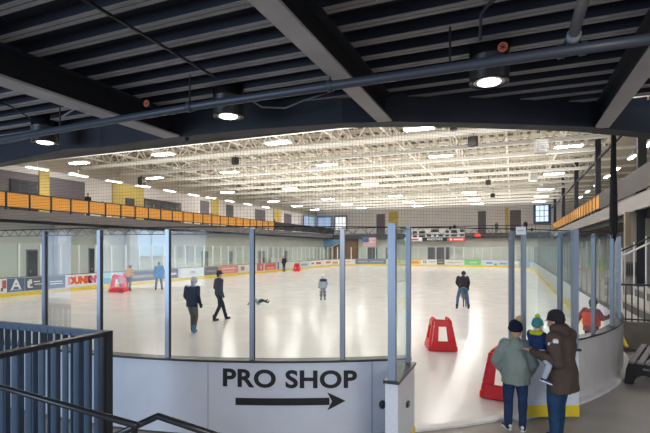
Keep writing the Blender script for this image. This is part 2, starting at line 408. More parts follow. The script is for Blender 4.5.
# roof
WL, WR, WF, RT = -33.0, 12.0, 76.0, 10.7
struct(MB().box(WL - .3, WR + .3, 7.4, WF + .3, RT, RT + .2).build('ceiling', roofm), 'cream fluted roof deck over the rink')
struct(MB().box(WL - .3, WL, 4.2, WF, 0, RT).build('wall_left', M['creamd']), 'cream upper wall behind the left balcony')
struct(MB().box(WR, WR + .3, 4.2, WF, 0, RT).build('wall_right', mat('beige', (.55, .49, .40), .8, var=.05, vscale=.5)), 'beige wall behind the right balcony')
struct(MB().box(WL, WR, WF, WF + .3, 0, RT).build('wall_far', M['creamd']), 'cream upper wall at the far end')
struct(MB().box(-30.3, -30, 7, 73, 0, 4.3).build('wall_left_lower', M['greenw']), 'pale green grey wall below the left balcony')
struct(MB().box(-30, WR, 73, 73.3, 0, 4.3).build('wall_far_lower', M['greenw']), 'pale green grey wall below the far balcony')
struct(MB().box(WL, WR, 6.9, 7.3, 5.6, RT).build('wall_near', M['dark']), 'dark upper wall above the near edge')
upm = mat('darkband_tan', (.50, .45, .37), .8, var=.08, vscale=.6)  # for an added band that darkens the cream wall behind the trusses
struct(MB().box(WL, WL + .06, 8, WF, 8.6, RT).build('wall_left_darkband', upm), 'added tan band darkening the wall above the left balcony lights')
# wall patches, left upper wall (px ranges) and far upper wall
def patch_left(p0, p1, z0, z1, m, name, label, t=.05):
    y0, y1 = yon(p0, WL), yon(p1, WL)
    o = MB().box(WL, WL + t, y0, y1, z0, z1).build(name, m); return struct(o, label)
def patch_far(p0, p1, z0, z1, m, name, label, t=.05):
    o = MB().box(xon(p0, WF), xon(p1, WF), WF - t, WF, z0, z1).build(name, m); return struct(o, label)
k = 1
for p0, p1 in ((-10, 38), (49, 84.5), (200, 209), (226, 233), (255, 265), (284, 291)):
    patch_left(p0, p1, 4.9, 8.15, M['lilac'], 'wall_panel_%d' % k, 'grey lilac block wall panel'); k += 1
for p0, p1 in ((38.5, 48.5), (112, 143), (211, 218), (273, 280), (0.1, .2)):
    if p1 < 1: continue
    patch_left(p0, p1, 4.9, 8.5, M['yellow'], 'wall_panel_%d' % k, 'yellow painted wall panel', .12); k += 1
for p0, p1 in ((376.5, 385), (510, 521), (478, 486)):
    patch_far(p0, p1, 5, 8.6, M['lilac'], 'wall_panel_%d' % k, 'grey block wall panel'); k += 1
for p0, p1 in ((389, 398), (505, 508.5)):
    patch_far(p0, p1, 5, 9, M['yellow'], 'wall_panel_%d' % k, 'yellow painted wall panel', .1); k += 1
def win_left(p0, p1, z0, z1, n, idx, label, pm=None, x=WL):
    y0, y1 = yon(p0, x), yon(p1, x)
    r = struct(empty('window_%d' % idx), label, 'window')
    MB().box(x + .05, x + .16, y0, y1, z0, z1).build('frame', M['black'], r)
    for i in range(n):
        a = y0 + (y1 - y0) * i / n; b = y0 + (y1 - y0) * (i + 1) / n
        MB().box(x + .16, x + .17, a + .08, b - .08, z0 + .1, z1 - .1).build('pane', pm or M['window'], r)
win_left(9, 37, 5.0, 7.6, 3, 1, 'dark glazed window in the grey wall over the left balcony')
win_left(143, 180, 5.0, 7.5, 5, 2, 'long dark window over the left balcony')
win_left(303, 313, 5.6, 8.4, 2, 3, 'framed window near the far end of the left upper wall', M['winblue'])
r = struct(empty('door_1'), 'dark door in the yellow wall panel over the left balcony', 'door')
MB().box(WL + .12, WL + .2, yon(124.5, WL), yon(133, WL), 5, 7.3).build('door_leaf', M['door'], r); MB().ell((WL + .24, yon(132, WL), 6.1), .05).build('door_handle', M['alu'], r)
def win_far(p0, p1, z0, z1, idx, label, pm, fm, nx=3, nz=2):
    x0, x1 = xon(p0, WF), xon(p1, WF)
    r = struct(empty('window_%d' % idx), label, 'window'); MB().box(x0 - .3, x1 + .3, WF - .12, WF, z0 - .3, z1 + .3).build('frame', fm, r)
    for i in range(nx):
        for j in range(nz):
            a = x0 + (x1 - x0) * i / nx; b = x0 + (x1 - x0) * (i + 1) / nx; c = z0 + (z1 - z0) * j / nz; d = z0 + (z1 - z0) * (j + 1) / nz
            MB().box(a + .05, b - .05, WF - .14, WF - .12, c + .05, d - .05).build('pane', pm, r)
navy = mat('navy_frame', (.04, .09, .22), .5)
win_far(318, 331, 5.9, 8.3, 4, 'pale blue window at the far end beside the bright one', M['winblue'], M['bluep'], 2, 1)
win_far(335.5, 346, 6.0, 8.3, 5, 'bright white window on the far upper wall', M['winwhite'], M['lgrey'], 3, 2)
win_far(535.5, 548.5, 6.7, 9.2, 6, 'bright window in a navy surround at the far right end of the hall', mat('win6', (.65, .8, 1), .3, emis=1.1), navy, 3, 3)

# lower walls: doors (left) and far
k = 2
for p0, p1, h in ((27, 36.5, 2.5), (89, 98, 2.6), (201.5, 207.5, 2.3), (228, 232, 2.3), (258.5, 264, 2.3), (285, 288.5, 2.3)):
    r = struct(empty('door_%d' % k), 'dark doorway in the pale wall below the left balcony', 'door'); k += 1
    y0, y1 = yon(p0, -30), yon(p1, -30)
    MB().box(-30, -29.95, y0 - .06, y1 + .06, 0, h + .08).build('frame', M['lgrey'], r); MB().box(-29.95, -29.9, y0, y1, 0, h).build('door_leaf', M['door'], r)
    MB().box(-29.9, -29.85, y0 + .12, y0 + .2, 1.0, 1.15).build('door_handle', M['alu'], r)
for p0, p1 in ((428, 449), (368, 377), (352, 358), (386.5, 392)):
    r = struct(empty('door_%d' % k), 'grey double door in the far wall below the balcony', 'door'); k += 1
    x0, x1 = xon(p0, 73), xon(p1, 73)
    MB().box(x0 - .1, x1 + .1, 72.94, 73, 0, 2.9).build('frame', M['lgrey'], r)
    for i in range(2 if p1 - p0 < 15 else 3):
        nn = 2 if p1 - p0 < 15 else 3; a = x0 + (x1 - x0) * i / nn; b = x0 + (x1 - x0) * (i + 1) / nn
        MB().box(a + .06, b - .06, 72.88, 72.94, 0, 2.8).build('door_leaf', mat('door_grey', (.16, .16, .17), .4), r)
# glowing panes imitating a window reflection in the glass; pillars under the left balcony
r = struct(empty('window_7'), 'pale blue glowing patch imitating a window reflection below the left balcony', 'window')
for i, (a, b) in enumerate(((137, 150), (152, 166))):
    MB().box(-30, -29.93, yon(a, -30), yon(b, -30), 2.0, 4.2).build('pane', mat('reflection_glow', (.5, .66, .85), .3, emis=.45), r)
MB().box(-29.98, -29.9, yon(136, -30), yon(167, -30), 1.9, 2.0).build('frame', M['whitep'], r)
for i, px in enumerate((131, 60, 104)):
    y = yon(px, -29.6); struct(MB().box(-29.8, -29.4, y - .3, y + .3, 0, 4.3).build('pillar_%d' % (i + 1), M['creamd']), 'cream pillar under the balcony')
# thin dark corner and brown wood at the far-left lower corner
struct(MB().box(xon(330, 72.9), xon(358, 72.9), 72.6, 72.9, 0, 4.3).build('wall_panel_%d' % 30, M['wood']), 'brown timber wall panel at the far end')
st = empty('stair_screen', P(333, 262, y=71.8), 0, 'light blue sloping stair side at the far corner', 'stairs'); st.location.z = 0
lx = st.location.x; ly = st.location.y
def loc(px, z): return (xon(px, 71.8) - lx, 0, z)
MB().poly([loc(315, 1.4), loc(315, 4.2), loc(345, 4.2), loc(334, 3.4), loc(326, 2.7)], .15, (0, 1, 0)).build('side_panel', M['bluep'], st)
MB().bar(loc(315, 1.5), loc(345, 4.1), .08, .12).build('handrail', M['whitep'], st)
MB().box(loc(317, 0)[0], loc(318.2, 0)[0], .02, .12, 0, 3.5).build('support_post', M['lgrey'], st)

# ------------------------------------------------------------------ balconies
BX = -28.2
struct(MB().box(WL, BX, 8, WF, 4.55, 5.0).build('slab_left', M['grey']), 'left balcony floor slab')
struct(MB().box(BX, BX + .15, 8, 70.5, 4.4, 5.0).build('trim_left_fascia', M['grey']), 'grey brown balcony fascia')
struct(MB().box(BX - .9, BX - .3, 8, 70.5, 4.25, 4.5).build('beam_left', M['black']), 'black beam under the left balcony')
RZ = 5.98
def railing(label, xf, y0, y1, ystop, pitch, inward, solid=None, postm=M['black'], solm=M['black']):
    root = empty('balcony_railing', (xf, y0, 5.08), 0, label, 'railing')
    n = int(round((y1 - y0) / pitch))
    for i in range(n):
        a = pitch * i; MB().box(-.02, .03, a + .07, a + pitch - .07, .03, .93).build('infill_panel', M['orange'], root)
    for i in range(n + 1): MB().box(-.05, .06, pitch * i - .045, pitch * i + .045, -.1, .98).build('post', postm, root)
    MB().box(-.05, .07, 0, pitch * n, .92, .98).build('top_rail', postm, root)
    MB().box(-.04, .05, 0, pitch * n, .02, .08).build('bottom_rail', postm, root)
    if solid:
        a, b = solid; MB().box(-.04, .05, a - y0, b - y0, 0, .98).build('solid_panel', solm, root)
    return root
railing('balcony railing of orange slatted panels along the left of the rink', BX + .15, 15.0, 50.9, 0, 35.9 / 25, 1, (50.95, 71.8))
railing('balcony railing of narrow orange panels along the right of the rink', 5.0, 32.7, 68, 0, 35.3 / 25, -1, (9.0, 32.6), solm=M['dgrey'])
struct(MB().box(5.0, WR, 8, WF, 4.6, 5.0).build('slab_right', M['grey']), 'right balcony floor slab')
struct(MB().box(4.9, 5.05, 8, WF, 4.28, 4.9).build('trim_right_fascia', M['lgrey']), 'pale grey fascia of the right balcony')
struct(MB().box(5.3, 5.7, 8, 72, 4.0, 4.35).build('beam_right', M['black']), 'dark beam under the right balcony')
# far balcony
struct(MB().box(BX, 5, 72, WF, 4.6, 5.0).build('slab_far', M['grey']), 'far balcony floor slab')
struct(MB().box(BX, 5, 71.85, 72, 4.2, 5.0).build('trim_far_fascia', M['dgrey']), 'dark fascia of the far balcony')
fr = empty('balcony_railing', (0, 71.9, 5.0), 0, 'dark wire railing along the far end balcony', 'railing')
MB().box(BX, 5, -.04, .04, 1.0, 1.12).build('top_rail', M['black'], fr)
for i in range(18): MB().box(BX + i * 1.95 - .03, BX + i * 1.95 + .03, -.03, .03, 0, 1.05).build('post', M['black'], fr)
mb = MB()
for z in (.2, .4, .6, .8): mb.box(BX, 5, -.008, .008, z - .01, z + .01)
mb.build('wire_infill', M['black'], fr)
# header beams & posts on right balcony
for i, y in enumerate((23.7, 34.8, 45.9, 57.2, 68.3)):
    c = empty('steel_column', (5.2, y, 0), 0, 'dark steel column on the right balcony, %s from the near end' % ORD[i], 'column', 'steel columns on the right balcony')
    MB().box(-.16, .16, -.16, .16, 5.0, RT).build('shaft', M['dark'], c)
    MB().box(-.24, .24, -.24, .24, 5.0, 5.06).build('base_plate', M['dark'], c)
hb = MB().box(5.15, 5.3, 24, 74, 8.5, 8.62).build('header_rail', M['dark']); tag(hb, 'long dark rail joining the right balcony columns', 'rail')
sc = empty('steel_column', (5.15, 23.6, 0), 0, 'dark steel column under the pale right fascia, behind the railing', 'column')
mb = MB(); mb.box(-.12, .12, -.17, -.14, 0, 4.25); mb.box(-.12, .12, .14, .17, 0, 4.25); mb.box(-.02, .02, -.14, .14, 0, 4.25); mb.build('shaft', M['dark'], sc)
MB().box(-.26, .26, -.26, .26, 4.2, 4.28).build('cap_plate', M['dark'], sc)

# scoreboard with signs
sb = empty('scoreboard', (xon(437, 71.6), 71.6, 0), 0, 'grey electronic scoreboard on the front of the far balcony', 'scoreboard')
def fx(px): return xon(px, 71.6) - sb.location.x
def fz(py, px=437): return P(px, py, y=71.6).z
MB().box(fx(411), fx(464.5), 0, .2, fz(237.3), fz(229)).build('housing', M['sbwhite'], sb)
for a, b, c, d in ((413, 417, 230.8, 233.4), (413, 417, 235, 237), (419, 425, 230.8, 233.4), (419, 425, 235, 237), (431, 439, 229.3, 232.2), (427, 431, 234, 236.6), (434, 436, 234, 236.6), (438.5, 443, 234, 236.6),
                   (445.5, 449, 230.5, 233), (445.5, 449, 234.4, 236.6), (451, 457, 230.2, 233.2), (451, 457, 234.4, 236.6), (460, 464, 229.8, 232.5), (460, 464, 234, 236.4)):
    MB().box(fx(a), fx(b), -.03, 0, fz(d), fz(c)).build('digit_window', M['ledoff'], sb)
def far_sign(label, p0, p1, y0, y1, m, txt=None, tm=None, size=.5, bold=0.0):
    x0, x1 = xon(p0, 71.5), xon(p1, 71.5); z0, z1 = P(p0, y1, y=71.5).z, P(p0, y0, y=71.5).z
    s = empty('sign', ((x0 + x1) / 2, 71.5, (z0 + z1) / 2), 0, label, 'sign')
    MB().box(-(x1 - x0) / 2, (x1 - x0) / 2, 0, .08, -(z1 - z0) / 2, (z1 - z0) / 2).build('board', m, s)
    if txt: text_obj(txt, size, tm, (0, -.02, 0), (1, 0, 0), parent=s, bold=bold)
    return s
wm = mat('sign_white', (.85, .85, .85), .5); rm = mat('sign_red', (.72, .08, .09), .5); bkm = mat('sign_black', (.02, .02, .025), .5)
s1 = far_sign('white sign with red marks under the scoreboard', 404, 422, 237.6, 241.3, wm)
MB().box(-.9, .9, -.02, 0, -.12, .12).build('red_mark', rm, s1)
far_sign('black ANDOVER sign under the scoreboard', 422.3, 447.5, 237.6, 241.3, bkm, 'ANDOVER', wm, .52, .01)
s3 = far_sign('red sign with a white emblem under the scoreboard', 447.8, 465, 237.6, 241.3, rm)
MB().ell((-.8, -.02, 0), (.16, .02, .18)).build('emblem', wm, s3); MB().box(-.4, 1.0, -.02, 0, -.1, .1).build('white_mark', wm, s3)
ck = far_sign('small black wall clock with red glowing digits beside the scoreboard', 472, 485, 233.4, 237.2, bkm)
text_obj('0:00', .5, M['led'], (-.1, -.03, 0), (1, 0, 0), parent=ck, name='digits', bold=.02)
# flag
fl = empty('flag', (xon(369.5, 70.9), 70.9, 0), 0, 'American flag hanging in front of the far wall', 'flag')
z0, z1 = P(369, 246.5, y=70.9).z, P(369, 237.5, y=70.9).z; hw = (xon(376.5, 70.9) - xon(363, 70.9)) / 2
mbr, mbw = MB(), MB()
for i in range(13): (mbr if i % 2 == 0 else mbw).box(-hw, hw, 0, .02, z1 - (z1 - z0) * (i + 1) / 13, z1 - (z1 - z0) * i / 13)
mbr.build('red_stripes', mat('flag_red', (.55, .09, .12), .7), fl); mbw.build('white_stripes', mat('flag_white', (.8, .78, .78), .7), fl)
MB().box(-hw, -hw * .1, -.015, 0, z0 + (z1 - z0) * .46, z1).build('canton', mat('flag_blue', (.04, .08, .25), .7), fl)
mb = MB()
for i in range(5):
    for j in range(4): mb.box(-hw + .12 + i * .18, -hw + .17 + i * .18, -.02, -.015, z1 - .16 - j * .17, z1 - .11 - j * .17)
mb.build('stars', mat('flag_white', (.8, .78, .78), .7), fl)
MB().tube([(-hw - .05, .01, z1 + .03), (hw + .05, .01, z1 + .03)], .025, 8).build('flag_rod', M['alu'], fl)
for i, sx_ in enumerate((-hw, hw)): MB().tube([(sx_, .01, z1), (sx_, .01, 4.7)], .012, 6).build('hanging_wire', M['black'], fl)

# ------------------------------------------------------------------ adverts on the boards
inner = {}
def ad(p0, p1, col, label, marks=(), z0=.27, z1=1.0, txt=None):
    lo_, hi_ = S_FR, TOT + S_A0
    s1_, s0_ = s_px(p0, lo_, hi_), s_px(p1, lo_, hi_)
    c = pos((s0_ + s1_) / 2, -.012, 0)
    m = mat('advert_%d_%d_%d' % tuple(int(v * 99) for v in col), col, .45)
    root = empty('advertising_board', (0, 0, 0), 0, label, 'advert')
    sweep(MB(), s0_, s1_, rect(-.013, -.001, z0, z1)).build('panel', m, root)
    t = -tan((s0_ + s1_) / 2); L = s1_ - s0_
    for u0, u1, v0, v1, mc in marks:
        mm = mat('mark_%d_%d_%d' % tuple(int(v * 99) for v in mc), mc, .5); hh = z1 - z0
        sweep(MB(), s1_ - L * u1, s1_ - L * u0, rect(-.02, -.013, z0 + hh * v0, z0 + hh * v1)).build('printed_mark', mm, root)
    for (body, size, mc, u, v, bold) in (txt or ()):
        mm = mat('mark_%d_%d_%d' % tuple(int(v_ * 99) for v_ in mc), mc, .5)
        o_ = pos(s1_ - L * u, -.024, z0 + (z1 - z0) * v); tt = -tan(s1_ - L * u)
        text_obj(body, size, mm, o_, tt, parent=root, bold=bold)
    return root
W_, DS, NV, RD = (.82, .82, .80), (.10, .115, .135), (.07, .13, .24), (.62, .13, .11)
ad(-12, 6.5, W_, 'white advert with a red and brown figure at the left end of the boards', [(.75, .98, .3, .9, (.5, .1, .08)), (.68, .8, .1, .35, (.12, .1, .1))])
ad(7, 24.5, NV, 'navy blue advert with a white flowing letter A', [(.1, .9, .06, .1, (.3, .45, .6)), (.15, .7, .14, .17, W_)], txt=[('A', .8, W_, .5, .5, .02)])
ad(25, 43.5, DS, 'slate advert with a white skate emblem and script', [(.45, .8, .62, .7, W_), (.5, .9, .42, .48, W_), (.12, .25, .25, .75, W_), (.2, .36, .5, .85, W_), (.15, .4, .2, .3, W_)])
ad(44, 65, (.085, .09, .10), 'dark grey advert with two small lines of white print', [(.25, .85, .52, .6, W_), (.28, .88, .34, .41, W_)])
ad(65.5, 99, (.86, .85, .83), 'white advert with big orange and pink DUNKIN lettering', txt=[("DUNK", .56, (.85, .12, .02), .40, .5, .05), ("IN'", .56, (.75, .12, .22), .80, .5, .05)])
ad(104, 126, (.32, .60, .68), 'teal and pale blue advert behind the red skating aid', [(.3, .7, 0, 1, (.6, .78, .82)), (.0, .3, 0, .5, (.15, .4, .5))])
ad(127, 158, (.13, .12, .13), 'charcoal advert behind the blue skater', [(.15, .8, .3, .6, (.35, .33, .33))])
ad(159, 178, (.14, .11, .16), 'dark purple advert with pale print', [(.6, .9, .35, .6, (.6, .6, .65))])
ad(181, 203.5, (.78, .80, .83), 'pale advert with small grey print behind the jacketed skater', [(.4, .62, .45, .6, (.3, .3, .33)), (.2, .8, .25, .33, (.5, .5, .5))])
ad(204, 218.5, (.17, .17, .18), 'dark grey advert beside the faded red one', [(.2, .8, .4, .55, (.35, .35, .36))])
ad(219, 238, (.68, .25, .22), 'faded red advert with pale lettering marks', [(.15, .85, .55, .75, (.8, .55, .5)), (.2, .8, .2, .35, (.75, .45, .42))])
ad(239, 256, (.74, .71, .70), 'off white advert with a maroon emblem', [(.1, .3, .25, .8, (.4, .15, .15))])
ad(257, 263.5, (.55, .12, .11), 'narrow deep red advert with a white bar', [(.5, .7, .2, .8, (.7, .5, .48))])
ad(264.5, 276, (.70, .16, .11), 'bright red square advert near the dark clothed adult', [(.15, .85, .55, .8, (.55, .1, .08)), (.2, .8, .2, .4, (.8, .4, .3))])
ad(277.5, 291, (.70, .72, .74), 'pale blue white advert behind the dark clothed adult', [(.0, .1, 0, 1, (.1, .13, .35))])
ad(292, 309, (.66, .70, .74), 'pale grey advert behind the red far skating aid', [(.5, .9, .2, .6, (.3, .38, .5))])
ad(310, 322, W_, 'white advert with a small red and dark logo', [(.1, .3, .35, .65, (.2, .2, .2)), (.5, .9, .3, .7, (.65, .1, .1))])
ad(323, 341.5, W_, 'white advert with orange red logos beside the glass post', [(.2, .5, .3, .75, (.75, .2, .08)), (.6, .85, .2, .6, (.7, .35, .1))])
ad(342, 354.5, (.8, .76, .72), 'white advert touched with pink beside the slate one', [(.3, .7, .4, .6, (.7, .4, .38))])
ad(355.5, 386, (.17, .22, .29), 'long slate blue advert with faint white print below the flag', [(.08, .42, .35, .65, (.4, .44, .5)), (.5, .92, .35, .65, (.4, .44, .5))])
ad(387, 403, (.80, .75, .45), 'white advert with yellow print beyond the open gate leaf', [(.2, .8, .3, .5, (.7, .6, .1))])
ad(409.5, 420.5, (.80, .66, .40), 'yellow and orange oval logo advert under the scoreboard', [(.1, .9, .15, .55, (.75, .3, .06)), (.2, .8, .55, .8, (.8, .5, .1))])
ad(421, 436.5, (.82, .82, .82), 'white advert with a dark ring emblem and grey print', [(.15, .2, .3, .7, (.1, .12, .2)), (.3, .35, .3, .7, (.1, .12, .2)), (.15, .35, .65, .75, (.1, .12, .2)), (.15, .35, .25, .35, (.1, .12, .2)), (.5, .95, .55, .65, (.3, .3, .35)), (.5, .9, .35, .42, (.4, .4, .45))])
ad(437, 444.5, (.16, .16, .17), 'small dark grey advert between two white ones', [(.2, .8, .4, .6, (.4, .4, .4))])
ad(445.2, 464, (.78, .78, .79), 'off white advert with faint mauve print', [(.1, .9, .4, .55, (.55, .5, .6)), (.2, .5, .25, .35, (.6, .55, .6))])
ad(464.5, 481, (.22, .62, .24), 'bright green advert with pale lettering marks', [(.3, .75, .35, .65, (.5, .75, .45))])
ad(481.5, 497, (.62, .72, .82), 'pale blue advert beside the green one', [(.3, .7, .3, .6, (.15, .3, .6)), (.8, 1, 0, .4, (.2, .4, .7))])
ad(497.5, 519, (.60, .68, .74), 'blue and white advert behind the gate posts', [(.1, .4, .2, .6, (.2, .4, .65)), (.55, .95, .5, .9, W_)])
ad(519.5, 530, (.30, .48, .66), 'mid blue advert in the corner seen through the right hand glass', [(.2, .45, .2, .8, (.5, .68, .8))])

# ------------------------------------------------------------------ roof trusses
def truss_meshes():
    root = empty('roof_truss', (0, 0, 0)); x0, x1 = WL + .1, WR - .1
    MB().box(x0, x1, -.16, .16, 0, .22).build('bottom_chord', mat('chord_lit_cream', (.97, .95, .88), .6), root)  # chord paler than the webs, light from below put into its colour
    MB().box(x0, x1, -.07, .07, 1.2, 1.32).build('top_chord', M['cream'], root)
    mb = MB(); n = 32; w = (x1 - x0) / n
    for i in range(n):
        a = x0 + i * w
        mb.bar((a, 0, .1), (a + w / 2, 0, 1.25), .075, .06, (0, 1, 0)); mb.bar((a + w / 2, 0, 1.25), (a + w, 0, .1), .075, .06, (0, 1, 0))
    mb.build('web_bracing', mat('web_cream', (.74, .68, .56), .6), root); return root
T0 = truss_meshes()
tys = [11.2, 15.2, 19.2] + [23.2 + 3.9 * i for i in range(14)]
for i, y in enumerate(tys):
    t = T0 if i == 0 else copy_tree(T0)
    t.location = (0, y, 9.15)
    tag(t, 'cream steel roof truss spanning the rink, %s back from the near edge' % (ORD[i] if i < 14 else ['fifteenth', 'sixteenth', 'seventeenth'][i - 14]), 'roof truss', 'cream roof trusses over the rink')
def purlin_mesh():
    root = empty('roof_joist'); n = 33
    MB().box(-.04, .04, 8, WF, 0, .1).build('upper_bar', M['cream'], root)
    MB().box(-.06, .06, 8, WF, -.78, -.68).build('lower_bar', M['cream'], root)
    mb = MB()
    for i in range(n):
        a = 8 + (WF - 8) * i / n; w = (WF - 8) / n; mb.bar((0, a, -.7), (0, a + w / 2, .05), .07, .06, (1, 0, 0)); mb.bar((0, a + w / 2, .05), (0, a + w, -.7), .07, .06, (1, 0, 0))
    mb.build('web_bracing', M['cream'], root); return root
P0 = purlin_mesh()
for i in range(13):
    t = P0 if i == 0 else copy_tree(P0); t.location = (-31 + 3.4 * i, 0, 10.5)
    tag(t, 'thin cream lattice joist running the length of the roof, %s from the left wall' % ORD[i], 'roof joist', 'long cream joists under the roof deck')

# ------------------------------------------------------------------ ceiling lights
def light_proto(name, lx_, ly_, m):
    root = empty(name); MB().box(-lx_ / 2 - .06, lx_ / 2 + .06, -ly_ / 2 - .06, ly_ / 2 + .06, .02, .12).build('housing', M['lighth'], root)
    MB().box(-lx_ / 2, lx_ / 2, -ly_ / 2, ly_ / 2, 0, .018).build('diffuser', m, root)
    MB().tube([(0, 0, .1), (0, 0, .45)], .02, 6).build('hanging_rod', M['lighth'], root); return root
L0 = light_proto('ceiling_light', 1.5, .5, M['light'])
cols = [-29.7, -21.8, -13.05, -4.6, 3.2]; rows = [16.0, 24.2, 31.9, 43.1, 53.7, 61, 67.5]
first = True
for i, y in enumerate(rows):
    for j, x in enumerate(cols):
        if i == 0 and j in (0,): continue
        t = L0 if first else copy_tree(L0); first = False
        t.location = (x, y, 8.95)
        tag(t, 'bright flat rink light in the %s row back, %s from the left wall' % (ORD[i], ORD[j]), 'ceiling light', 'rectangular lights over the rink')
L1 = light_proto('ceiling_light', .22, 1.5, mat('light_strip', (1, .97, .92), .5, emis=14))
ys = [18.5, 21.9, 25.2, 28.6, 31.8, 35.3, 38.9, 41.8, 45.5, 49.5, 54]
for i, y in enumerate(ys):
    t = L1 if i == 0 else copy_tree(L1); t.location = (-31, y, 8.25)
    tag(t, 'slim white strip light over the left balcony, %s from the near end' % ORD[i], 'ceiling light', 'strip lights over the left balcony')
for i, y in enumerate([22.3, 26.2, 30.3, 34.1, 38.9, 42.5, 47.5, 52.9, 58]):
    t = copy_tree(L1); t.location = (7, y, 8.4)
    tag(t, 'slim white strip light over the right balcony, %s from the near end' % ORD[i], 'ceiling light', 'strip lights over the right balcony')
# soffit over right balcony
struct(MB().box(6.0, WR, 9, WF, 9.3, 9.4).build('ceiling_right', mat('beige_soffit', (.50, .45, .36), .8, var=.05, vscale=.4)), 'beige ceiling over the right balcony')
# hanging speakers / cameras
for (px, py, y, w, lab) in ((454, 127, 23.4, .36, 'black hanging loudspeaker beside the nearest centre roof light'), (473.5, 141.5, 27.0, .55, 'black boxy loudspeaker hanging under the second roof truss'),
                            (488.5, 182.5, 43, .45, 'small black loudspeaker hanging far over the ice'), (493, 195.5, 53, .45, 'tiny black loudspeaker hanging near the far end'),
                            (142, 181, 31, .7, 'black projector hanging over the left balcony'), (235.5, 161, 27, .5, 'round black speaker hanging between two left roof lights')):
    p = P(px, py, y=y); s = empty('loudspeaker', p, -.3, lab, 'loudspeaker')
    MB().hexa([(-w / 2, -w / 3, -w / 2), (w / 2, -w / 3, -w / 2), (w / 2.6, w / 3, -w / 2), (-w / 2.6, w / 3, -w / 2), (-w / 2, -w / 3, w / 2), (w / 2, -w / 3, w / 2), (w / 2.6, w / 3, w / 2), (-w / 2.6, w / 3, w / 2)]).build('cabinet', M['black'], s, bevel=.03)
    MB().box(-w * .42, w * .42, -w / 3 - .02, -w / 3, -w * .42, w * .42).build('grille', M['ledoff'], s)
    MB().tube([(0, 0, w / 2), (0, 0, 9.3 - p.z if p.z < 9.2 else .3)], .02, 6).build('hanging_rod', M['black'], s)
for (px, py, y, lab) in ((541, 147, 27, 'white louvred unit heater hanging near the right roof edge'), (533, 177, 42, 'smaller white unit heater further down the right roof edge')):
    p = P(px, py, y=y); s = empty('unit_heater', p, .2, lab, 'heater')
    MB().box(-.3, .3, -.3, .3, -.35, .35).build('casing', M['lighth'], s, bevel=.03)
    for i in range(5): MB().box(-.26, .26, -.33, -.3, -.28 + i * .12, -.22 + i * .12).build('louvre', M['sbwhite'], s)
    MB().tube([(0, 0, .35), (0, 0, .9)], .02, 6).build('hanging_rod', M['lighth'], s)

# ------------------------------------------------------------------ overhead structure above the camera
SC = .82
ZB = EYE + 1.75 * SC          # underside of beams
ZD = EYE + 2.1 * SC           # deck ribs
bp = [(-60, 172), (0, 163), (68, 149), (100, 147.5), (158, 139), (250, 129.6), (342, 123), (400, 121.6), (469, 122.6), (538, 125), (591, 127), (614, 129.5), (650, 133), (720, 142)]
bpts = [P(a, b, z=ZB) for a, b in bp]
mb = MB()
def side(pts, i, d):
    a, b = pts[max(i - 1, 0)], pts[min(i + 1, len(pts) - 1)]; t = (b - a).normalized(); return Vector((-t.y, t.x, 0)) * d
top = ZD + .12
ins = [p.copy() for p in bpts]; outs = [p + side(bpts, i, .22) for i, p in enumerate(bpts)]
for i in range(len(bpts) - 1):
    a, b, c, d = ins[i], ins[i + 1], outs[i + 1], outs[i]
    up = Vector((0, 0, top - ZB)); mb.hexa([a, b, c, d, a + up, b + up, c + up, d + up])
fb = mb.build('edge_beam', M['dark']); tag(fb, 'deep dark curved steel edge beam over the rink glass', 'beam')
# deck: ribs along X
yb = min(p.y for p in bpts)
x_l, x_r = -9.5, 4.5
pitch = .30
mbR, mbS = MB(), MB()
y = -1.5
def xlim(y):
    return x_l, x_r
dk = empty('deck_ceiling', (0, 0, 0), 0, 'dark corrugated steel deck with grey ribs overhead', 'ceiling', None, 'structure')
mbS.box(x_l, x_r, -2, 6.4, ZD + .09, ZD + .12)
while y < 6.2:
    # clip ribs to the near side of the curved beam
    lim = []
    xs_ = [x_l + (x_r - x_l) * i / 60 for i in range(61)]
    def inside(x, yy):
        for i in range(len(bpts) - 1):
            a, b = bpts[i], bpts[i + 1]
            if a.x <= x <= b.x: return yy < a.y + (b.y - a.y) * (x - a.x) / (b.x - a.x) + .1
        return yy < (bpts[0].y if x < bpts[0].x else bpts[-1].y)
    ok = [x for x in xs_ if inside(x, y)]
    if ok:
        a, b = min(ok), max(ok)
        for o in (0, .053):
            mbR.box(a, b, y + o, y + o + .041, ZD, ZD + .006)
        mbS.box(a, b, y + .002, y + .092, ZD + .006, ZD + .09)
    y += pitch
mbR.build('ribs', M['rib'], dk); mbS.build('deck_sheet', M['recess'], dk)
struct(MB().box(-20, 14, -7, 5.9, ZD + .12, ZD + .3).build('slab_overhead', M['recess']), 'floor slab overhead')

def ibeam(label, x, w, y0, y1):
    r = empty('steel_beam', (x, 0, 0), 0, label, 'beam')
    MB().box(-w / 2, w / 2, y0, y1, ZB, ZB + .022).build('bottom_flange', M['flange'], r)
    MB().box(-.012, .012, y0, y1, ZB + .022, ZD - .02).build('web', M['black'], r)
    MB().box(-w / 2, w / 2, y0, y1, ZD - .02, ZD).build('top_flange', M['dark'], r)
def beam_y(x):
    for i in range(len(bpts) - 1):
        a, b = bpts[i], bpts[i + 1]
        if a.x <= x <= b.x: return a.y + (b.y - a.y) * (x - a.x) / (b.x - a.x)
    return 5
for lab, x, w in (('dark steel beam with pale underside crossing the upper left overhead', -4.95 * SC, .24), ('broad steel beam with pale underside overhead near the middle', -1.63 * SC, .16), ('steel beam with pale underside overhead at the upper right corner', 1.19 * SC, .15)):
    ibeam(lab, x, w, -2, beam_y(x))
